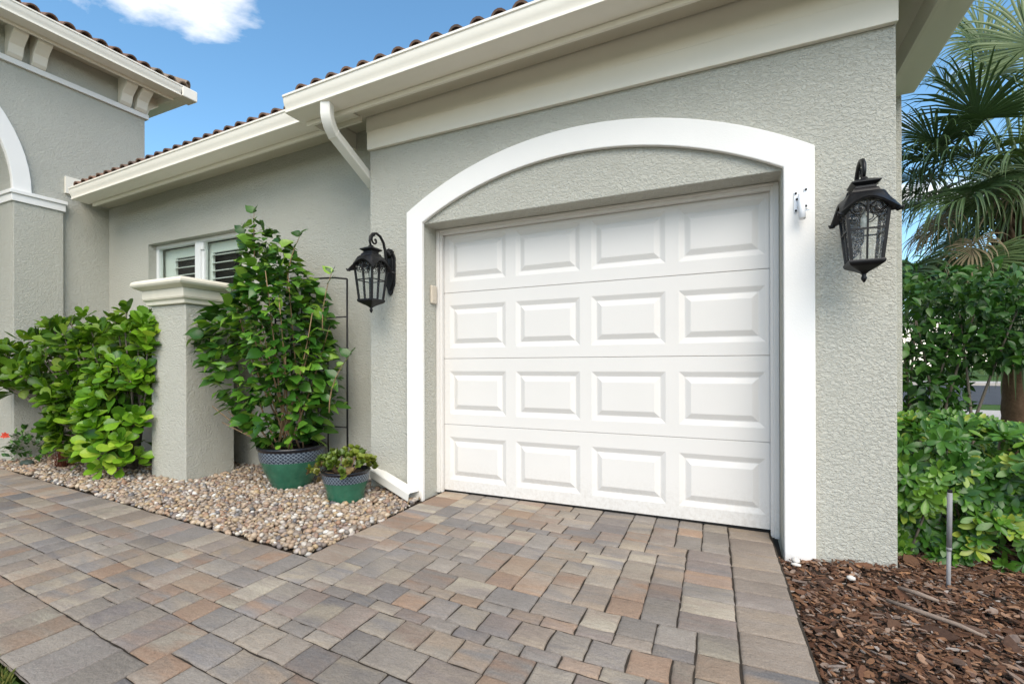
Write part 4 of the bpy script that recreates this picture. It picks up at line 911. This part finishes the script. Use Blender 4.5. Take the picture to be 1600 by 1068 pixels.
# --- pebbles
def ico_proto(seed, flat):
    import bmesh
    bm = bmesh.new(); bmesh.ops.create_icosphere(bm, subdivisions=1, radius=1.0); r = random.Random(seed); of = Vector((seed*3.1, seed*1.7, 0)); V = []
    bm.verts.ensure_lookup_table()
    for v in bm.verts: s = 1+.22*mnoise.noise(v.co*1.1+of); V.append((v.co.x*s, v.co.y*s*r.uniform(.97, 1.03), v.co.z*s*flat))
    F = [[v.index for v in f.verts] for f in bm.faces]; bm.free(); return np.array(V), np.array(F)
pp = [ico_proto(k+1, .62+.06*(k % 3)) for k in range(6)]; mats = []
def rand_rot(amp=1.0):
    m = (Matrix.Rotation(random.uniform(0, 2*PI), 3, 'Z') @ Matrix.Rotation(random.gauss(0, .5)*amp, 3, 'X') @ Matrix.Rotation(random.gauss(0, .5)*amp, 3, 'Y')); return np.array(m)
def bed_h(x, y): return .010+.016*mnoise.noise((x*1.7, y*1.7, .5))+.012*min(1, max(0, (y-gravel_edge(x))/.4))
sp = .0275
for layer in (0, 1):
    y = -1.56
    while y < .05:
        x = -5.6
        while x < .12:
            X = x+random.uniform(-.5, .5)*sp; Y = y+random.uniform(-.5, .5)*sp; x += sp*(1 if layer == 0 else 1.45)
            xr = np.interp(Y, [-1.46, -1.1, -.8, -.45, -.22], [.105, .09, .085, .045, -.01])
            if Y < gravel_edge(X)+.014 or Y > (-.02 if X < -.53 else FY-.01) or X > xr-.012: continue
            if px0-.005 < X < px1+.005 and py0-.005 < Y < py1+.005: continue
            if X < -4.87+.06 and Y > -.47 or X < -4.82 and -.90 < Y: continue
            if Y > -.25 and X < -2.7: continue
            if X < -4.3 and Y > -.6: continue
            s = random.choice([.011, .014, .016, .017, .019, .022, .025])*random.uniform(.9, 1.15); el = random.uniform(.75, 1.0)
            m = np.eye(4); m[:3, :3] = rand_rot(.8) @ np.diag([s*1.15, s*el, s]); m[:3, 3] = (X, Y, bed_h(X, Y)+(-.012 if layer == 0 else .004)+random.uniform(-.004, .004)); mats.append((random.randrange(6), m))
        y += sp*(1 if layer == 0 else 1.45)
V, F = scatter(pp, mats); tag(link('pebble_gravel', fast_mesh('pebble_gravel', V, F, 'pebble')), 'loose tan, brown and white river pebbles filling the planting bed', 'gravel', kind='stuff')
n_peb = len(mats)
rk = MB().add(*[list(map(tuple, q)) for q in ico_proto(9, .5)]).mesh('garden_rock', 'stone', True); o = link('garden_rock', rk); o.matrix_world = Matrix.Translation((-4.42, -.93, .035)) @ Matrix.Diagonal((.10, .07, .085, 1)); o.modifiers.new('sub', 'SUBSURF').render_levels = 2
tag(o, 'smooth dark green stone among the pebbles at the far left', 'rock')

# --- bark mulch
def chip_proto(seed):
    r = random.Random(seed); n = 7; V = []; pts = []
    for k in range(n):
        a = 2*PI*k/n; q = r.uniform(.65, 1.05); pts.append((math.cos(a)*q, math.sin(a)*q))
    bend = r.uniform(-.35, .35)
    for z in (-.5, .5):
        for x, y in pts: V.append((x, y, z*.16+bend*x*x*.5+r.uniform(-.05, .05)))
    V += [(0, 0, -.08), (0, 0, .10)]
    F = []
    for k in range(n):
        k2 = (k+1) % n; F += [(k2, k, 2*n), (n+k, n+k2, 2*n+1), (k, k2, n+k2), (k, n+k2, n+k)]
    return np.array(V), np.array(F)
cp_ = [chip_proto(k) for k in range(10)]; mats = []
for k in range(46000):
    X = random.uniform(2.40, 4.9); Y = random.uniform(-2.5, .9)
    xe = 2.394-.04*Y
    if X < 2.985 and Y > FY-.015 or X < xe: continue
    if not visible((X, Y, 0), 420): continue
    if Y > .1 and random.random() < .5: continue
    L = min(.075, random.lognormvariate(-4.28, .55)); W = L*random.uniform(.18, .6); T = random.uniform(.008, .022)
    if X-L*.7 < xe-.002: L = max(.012, (X-xe)/.7); W = min(W, L)
    m = np.eye(4); m[:3, :3] = np.array(Matrix.Rotation(random.gauss(2.6, .9), 3, 'Z') @ Matrix.Rotation(random.gauss(0, .35), 3, 'X') @ Matrix.Rotation(random.gauss(0, .28), 3, 'Y')) @ np.diag([L, W, T*1.2]); m[:3, 3] = (X, Y, mulch_z(X, Y)+random.uniform(.0, .03)); mats.append((random.randrange(10), m))
V, F = scatter(cp_, mats); tag(link('bark_mulch', fast_mesh('bark_mulch', V, F, 'bark', False)), 'reddish brown bark chips covering the bed right of the driveway', 'mulch', kind='stuff')
def stick(label, pts, r): o = MB().tube(pts, r, 7).build('stick', 'stick', smooth=True); return tag(o, label, 'stick')
stick('long grey stick lying on the mulch below the wall corner', [(2.80, -.72, -.012), (2.90, -.80, -.008), (3.0, -.86, -.010), (3.06, -.92, -.012)], [.008, .010, .009, .005])
stick('short thick bark stick on the mulch near the grey stake', [(2.88, -.56, -.008), (2.94, -.61, -.004), (3.0, -.65, -.008)], [.008, .011, .007])
ws = MB().add(*[list(map(tuple, q)) for q in ico_proto(12, .7)]).mesh('pale_stone', 'whitestone', True); o = link('pale_stone', ws); o.matrix_world = Matrix.Translation((2.71, -.50, -.02)) @ Matrix.Diagonal((.022, .018, .018, 1)); tag(o, 'small white stone on the mulch below the white arch', 'stone')
for k, (x, y, s, lb) in enumerate(((2.492, -.335, .030, 'pale stone chip tucked against the foot of the white arch'), (2.486, -.40, .022, 'small pale stone chip at the driveway edge by the mulch'))):
    o = link('pale_stone', ws); o.matrix_world = Matrix.Translation((x, y, -.03)) @ Matrix.Rotation(k*1.3, 4, 'Z') @ Matrix.Diagonal((s*.8, s*1.2, s*.6, 1)); tag(o, lb, 'stone')
# --- grey stake
st = thing('garden_stake', 'thin grey metal stake standing in the mulch before the hedge', 'stake', (3.114, -.39, -.06))
MB().tube([(0, 0, -.05), (.0, 0, .06), (.002, 0, .205)], .0088, 10).build('lower_tube', 'alu', st, smooth=True); MB().tube([(.002, 0, .2), (.003, 0, .215)], .0112, 10).build('collar', 'alu', st, smooth=True)
MB().tube([(.003, 0, .215), (.006, 0, .475)], .0105, 10).build('upper_tube', 'alu', st, smooth=True); MB().tube([(.006, 0, .475), (.006, 0, .488)], .010, 10).build('cap', 'rubber', st, smooth=True)

# --- low hedge on the right
hg = thing('low_hedge', 'low glossy green hedge with whorled leaves behind the grey stake', 'hedge', (3.9, .3, -.06))
lv = [leaf_vf('spat', fold=random.uniform(.1, .7), curl=random.uniform(-.05, .35)) for _ in range(5)]
hro = [rosette(lv, n, (-.2, .85), .072, 'leaf_whorl', 'hed', w=1.15) for n in (8, 9, 10, 8, 11, 7)]
hb0 = Matrix.Translation(hg.location).inverted(); mats = []; wh = []
def hedge_top(x, y): return .66+.12*mnoise.noise((x*2.2, y*2.2, 5))+.04*mnoise.noise((x*6, y*6, 2))
for k in range(1700):
    if k % 2: x = random.uniform(3.0, 5.2); z = random.uniform(.0, .66); y = -.03+.20*mnoise.noise((x*3.2, z*3.4, 8))+.05*random.random()-.10*z*(1-z)*2; ax = unit([random.uniform(-.4, .4), -1, random.uniform(-.1, .9)])
    else: x = random.uniform(3.0, 5.2); y = random.uniform(-.05, 1.1); z = hedge_top(x, y); ax = unit([random.uniform(-.45, .45), -.35+random.uniform(-.4, .3), 1])
    if mnoise.noise((x*5.5, y*5.5+9, z*5.5)) < -.18: continue
    x = max(x, 3.015+.03*random.random()); p = np.array([x, y, z-.03]); wh.append((p, ax))
wh.sort(key=lambda q: depth(q[0]) if visible(q[0], 60) else 99)
for k, (p, ax) in enumerate(wh[:300]):
    o = link('leaf_whorl', hro[k % 6], hg); s = random.uniform(.75, 1.2); o.matrix_local = hb0 @ Matrix(frame(np.cross(ax, [.3, .7, .6]), ax, p, s, s, s).tolist())
for k in range(4200):
    x = random.uniform(3.0, 5.3); y = random.uniform(.0, 1.15); z = random.uniform(-.02, hedge_top(x, y)-.02); s = random.uniform(.06, .09); mats.append((random.randrange(5), frame(unit(rng.normal(size=3)), unit([random.uniform(-.5, .5), -.6, .8]), (x, y, z), s, s, s)))
for k, (p, ax) in enumerate(wh[300:]):
    u_ = unit(np.cross(ax, [.3, .7, .6])); w_ = np.cross(ax, u_); ph = random.uniform(0, 6)
    for q in range(8):
        a = ph+q*PI/4; e = random.uniform(-.2, .85); rd = u_*math.cos(a)+w_*math.sin(a); s = random.uniform(.055, .08); mats.append((random.randrange(5), frame(rd*math.cos(e)+ax*math.sin(e), ax*math.cos(e)-rd*math.sin(e), p, s*1.15, s, s)))
V, F = scatter(lv, mats); o = link('foliage', fast_mesh('foliage', V, F, 'hedj'), hg); o.matrix_local = hb0; o['kind'] = 'stuff'
paths = []
for k in range(26):
    x = random.uniform(3.05, 4.6); y = random.uniform(.02, .6); paths.append(([(x, y, -.07), (x+random.uniform(-.08, .08), y-.03, .2), (x+random.uniform(-.18, .18), y-.05, random.uniform(.4, .62))], [.008, .006, .003]))
stems(hg, paths, 'greystem', n=5)

# --- taller dark shrub behind it
bs = thing('tall_shrub', 'tall dark leafy shrub behind the low hedge beside the wall corner', 'shrub', (4.1, 1.9, -.06))
dl = leaf_set('ovate', 5); mats = []; paths = []
for k in range(8000):
    x = random.uniform(3.38, 5.2); top = 1.86+.12*mnoise.noise((x*3, 1.2, 4))-.22*max(0, x-4.35)-(.25 if x > 4.7 else 0); z = random.uniform(.35, top); y = 1.95+random.uniform(-.45, .5)
    if mnoise.noise((x*2.6, y*2.2, z*2.6)) < -.38: continue
    if x > 3.97+.34*(y-1.95)+.05*mnoise.noise((z*9, y*5, 1)) and z < 1.0: continue
    s = random.choice([.06, .075, .09, .10])*random.uniform(.85, 1.1); o = unit(rng.normal(size=3)); mats.append((random.randrange(5), frame(unit(o+np.array([0, -.2, -.25])), unit([random.uniform(-.6, .6), random.uniform(-.9, .1), .8]), (x, y, z), s, s, s)))
for (x, dx) in ((3.52, .06), (3.62, -.08), (3.68, .20), (3.80, -.12), (3.86, .25), (4.0, -.06), (3.56, .22)): paths.append((bez((x, 1.9, -.06), (x+dx*.3, 1.85, .5), (x+dx*1.6, 1.9, 1.45), 7), [.017, .016, .014, .012, .010, .007, .005]))
stems(bs, paths, 'greystem'); put_leaves(bs, dl, mats, 'bsh', 'bshj', 300)

# --- fan palm
PC = np.array([5.46, 4.80, 3.20])
pm = thing('fan_palm', 'fan palm with drooping split fronds and rough trunk behind the hedge', 'palm', (float(PC[0]), float(PC[1]), -.12))
pbm = Matrix.Translation(pm.location).inverted(); tb = MB(); H = 3.05; rings = []
for i in range(40):
    z = -.1+H*i/39; r = .205-.03*i/39+(.04 if i < 4 else 0)*(4-i)/4+random.uniform(-.007, .007); rings.append([(PC[0]+(r+.012*mnoise.noise((k*.9, z*4, 1)))*math.cos(2*PI*k/18), PC[1]+(r+.012*mnoise.noise((k*.9+5, z*4, 1)))*math.sin(2*PI*k/18), z) for k in range(18)])
o = tb.loft(rings).build('trunk', 'trunk', pm, smooth=True); o.matrix_local = pbm
Rp = random.Random(21)
for k in range(46):                             # old leaf bases around the upper trunk
    a = k*2.399; z = 1.9+1.15*k/46; r = .18; b0 = PC*np.array([1, 1, 0])+np.array([r*math.cos(a), r*math.sin(a), z]); p1 = b0+np.array([math.cos(a)*.07, math.sin(a)*.07, .16]); p2 = b0+np.array([math.cos(a)*.15, math.sin(a)*.15, .26+Rp.uniform(-.05, .05)])
    o = MB().tube(bez(b0, p1, p2, 4), [.05, .042, .03, .018], 6).build('leaf_base', 'trunk', pm, smooth=True); o.matrix_local = pbm
def frond(az, el, plen, R_, droop, seed, mat='frond', spread=2.15, nseg=60):
    r = random.Random(seed); d0 = np.array([math.cos(az)*math.cos(el), math.sin(az)*math.cos(el), math.sin(el)])
    hub = PC+d0*plen+np.array([0, 0, -droop*plen*.35]); mid = PC+d0*plen*.55; pet = bez(PC+np.array([0, 0, -.12]), mid, hub, 8)
    b = MB().tube(pet, [.020, .018, .016, .014, .012, .011, .010, .009], 6)
    ax = unit(np.array(pet[-1])-np.array(pet[-2])); up = np.array([0, 0, 1.]); nrm = unit(up-ax*(up @ ax)+np.array([1e-3, 0, 0])); sd = np.cross(ax, nrm)
    for i in range(nseg):
        u = -1+2*i/(nseg-1); a = u*spread; L = R_*(1.0-.28*abs(u)**2)*r.uniform(.88, 1.08)
        # costa: inner segments start further along the axis and bend down with it
        st_ = hub+ax*(.24*R_*(1-abs(u))**1.3)-nrm*(.10*R_*(1-abs(u)))
        d = unit(ax*math.cos(a)+sd*math.sin(a)+nrm*(.16-.05*abs(u))); side = unit(ax*-math.sin(a)+sd*math.cos(a)); fuse = .42
        wmax = .008*R_/.9+.0075; vs = []; nn = 7; p = st_.copy(); dd = d.copy(); bend = (droop*1.3+.55)*r.uniform(.5, 2.0)
        for j in range(nn):
            t = j/(nn-1); w = wmax*(.35+1.9*t if t < .33 else (1-(t-.33)/.67)**.75*.98+.02); fold = nrm*(.45*w)
            vs += [tuple(p-side*w+fold), tuple(p-fold*.2), tuple(p+side*w+fold)]
            g = bend*(max(0, t-.22)**1.1)*.72; dd = unit(dd+np.array([r.uniform(-.07, .07), r.uniform(-.07, .07), -g])); p = p+dd*L/(nn-1)
        b.add(vs, [q for j in range(nn-1) for q in ((3*j, 3*j+1, 3*j+4, 3*j+3), (3*j+1, 3*j+2, 3*j+5, 3*j+4))])
    me = b.mesh('frond', mat, True, False); o = link('frond', me, pm); o.matrix_local = pbm
def toward(u, v, plen, R_, droop, seed, dback=0.0, **kw):
    """frond whose blade starts over pixel (u,v) of the crown, at the palm's distance"""
    dd = cF+cR*(u-800)/FPX-cU*(v-570.66)/FPX; hub = CAM+dd*(6.06+dback); q = hub-PC; L = np.linalg.norm(q); frond(math.atan2(q[1], q[0]), math.asin(q[2]/L), L, R_, droop, seed, **kw)
for i, (u, v, R_, dr, db) in enumerate(((1478, 196, .85, .45, .1), (1428, 338, .80, 1.1, -.2), (1556, 308, .95, 1.5, -.7), (1470, 270, .85, .9, .3), (1500, 335, .9, 1.2, .1), (1540, 150, .95, .6, -.3), (1560, 90, .95, .35, .2), (1500, 105, .85, .5, .6), (1600, 60, 1.0, .3, -.1), (1520, 235, .9, 1.0, -.5), (1455, 415, .8, 1.3, .4), (1530, 390, .9, 1.6, .0), (1585, 395, .9, 1.8, -.3), (1610, 200, 1.0, .7, -.8), (1650, 120, 1.0, .4, 0), (1440, 240, .8, .7, .7), (1590, 130, .95, .5, .7), (1545, 40, .9, .3, .5), (1480, 350, .85, 1.1, -.3), (1515, 290, .85, 1.2, .5))):
    toward(u, v, 1, R_, dr, 100+i, db)
for i in range(9):
    a = i*2*PI/9+.3; frond(a, random.uniform(-.5, 1.1), random.uniform(1.0, 1.4), .9, random.uniform(.4, 1.3), 300+i, nseg=34)
Rq = random.Random(77)
for i in range(20): toward(Rq.uniform(1440, 1640), Rq.uniform(150, 400), 1, Rq.uniform(.65, .95), Rq.uniform(.9, 2.2), 400+i, Rq.uniform(-.6, 1.0), nseg=40)
for i, (u, v, db) in enumerate(((1590, 215, -.5), (1470, 235, -.2), (1600, 350, .2), (1455, 260, .1), (1520, 260, -.6), (1580, 430, -.2))): toward(u, v, 1, .5, 1.9, 500+i, db, mat='frondry', nseg=24)

# --- street side: parked car and far tree mass
car = thing('parked_car', 'dark parked car across the street glimpsed through the shrub', 'car', (23.2, 36.6, .02))
prof_c = [(-2.3, .35), (-2.28, .75), (-2.1, .92), (-1.5, 1.0), (-.9, 1.42), (.5, 1.46), (1.15, 1.05), (2.1, .90), (2.3, .65), (2.3, .35)]
MB().prism(prof_c, 'y', -.85, .85).build('body', 'carpaint', car, bevel=.06, seg=3)
for s in (-.856, .856): MB().prism([(-1.35, 1.02), (-.82, 1.38), (.42, 1.41), (.98, 1.06)], 'y', s-.004, s+.004).build('window', 'glass', car); MB().prism([(-2.2, .60), (2.2, .60), (2.2, .64), (-2.2, .64)], 'y', s-.008, s+.008).build('chrome_strip', 'chrome', car)
for x in (-1.4, 1.4):
    for s in (-.80, .80): MB().tube([(x, s-.1, .32), (x, s+.1, .32)], .33, 20).build('wheel', 'tyre', car, smooth=False)
fv = leaf_set('ovate', 3); mats = []
for k in range(4500):
    x = random.uniform(-40, 90); top = 3.6+2.2*mnoise.noise((x*.16, 2, 1))+1.0*mnoise.noise((x*.6, 2, 6)); z = random.uniform(0, top); s = random.uniform(.5, .9)
    mats.append((random.randrange(3), frame(unit(rng.normal(size=3)), unit(rng.normal(size=3)+np.array([0, -.8, .8])), (x, 62+random.uniform(-1.5, 2), z), s, s, s)))
V, F = scatter(fv, mats); tag(link('distant_trees', fast_mesh('distant_trees', V, F, 'far')), 'far band of trees beyond the street', 'trees', kind='stuff')
# lawn tufts beside the walkway (bottom left corner)
b = MB()
for k in range(16000):
    x = random.uniform(-1.6, .02) if k < 2600 else random.uniform(-5.0, .02); yb_ = warp(x-.1, T0-12.3*CELL)[1]-.012; y = yb_-random.uniform(0, 1)**1.5*(.55 if k < 2600 else 1.9); a = random.uniform(0, 2*PI); L = random.uniform(.018, .045); w = .0022; dx, dy = math.cos(a)*L*.5, math.sin(a)*L*.5; z0 = -.03
    b.add([(x-w*math.sin(a), y+w*math.cos(a), z0), (x+w*math.sin(a), y-w*math.cos(a), z0), (x+dx*.5, y+dy*.5, z0+L*.7), (x+dx, y+dy, z0+L*.85)], [(0, 1, 2), (2, 1, 3)])
tag(b.build('lawn_grass', 'grassb'), 'yellowing grass along the near edge of the paver walkway', 'grass', kind='stuff')
tag(MB().add([(*warp(-8, T0-12.3*CELL-.002), -.03), (*warp(.0, T0-12.3*CELL-.002), -.03), (.0, -6, -.03), (-9, -6, -.03)], [(0, 1, 2, 3)]).build('lawn', 'lawn'), kind='structure')
print('pavers', len(rects), 'pebbles', n_peb, 'tris', sum(len(o.data.polygons) for o in bpy.data.objects if o.type == 'MESH'))
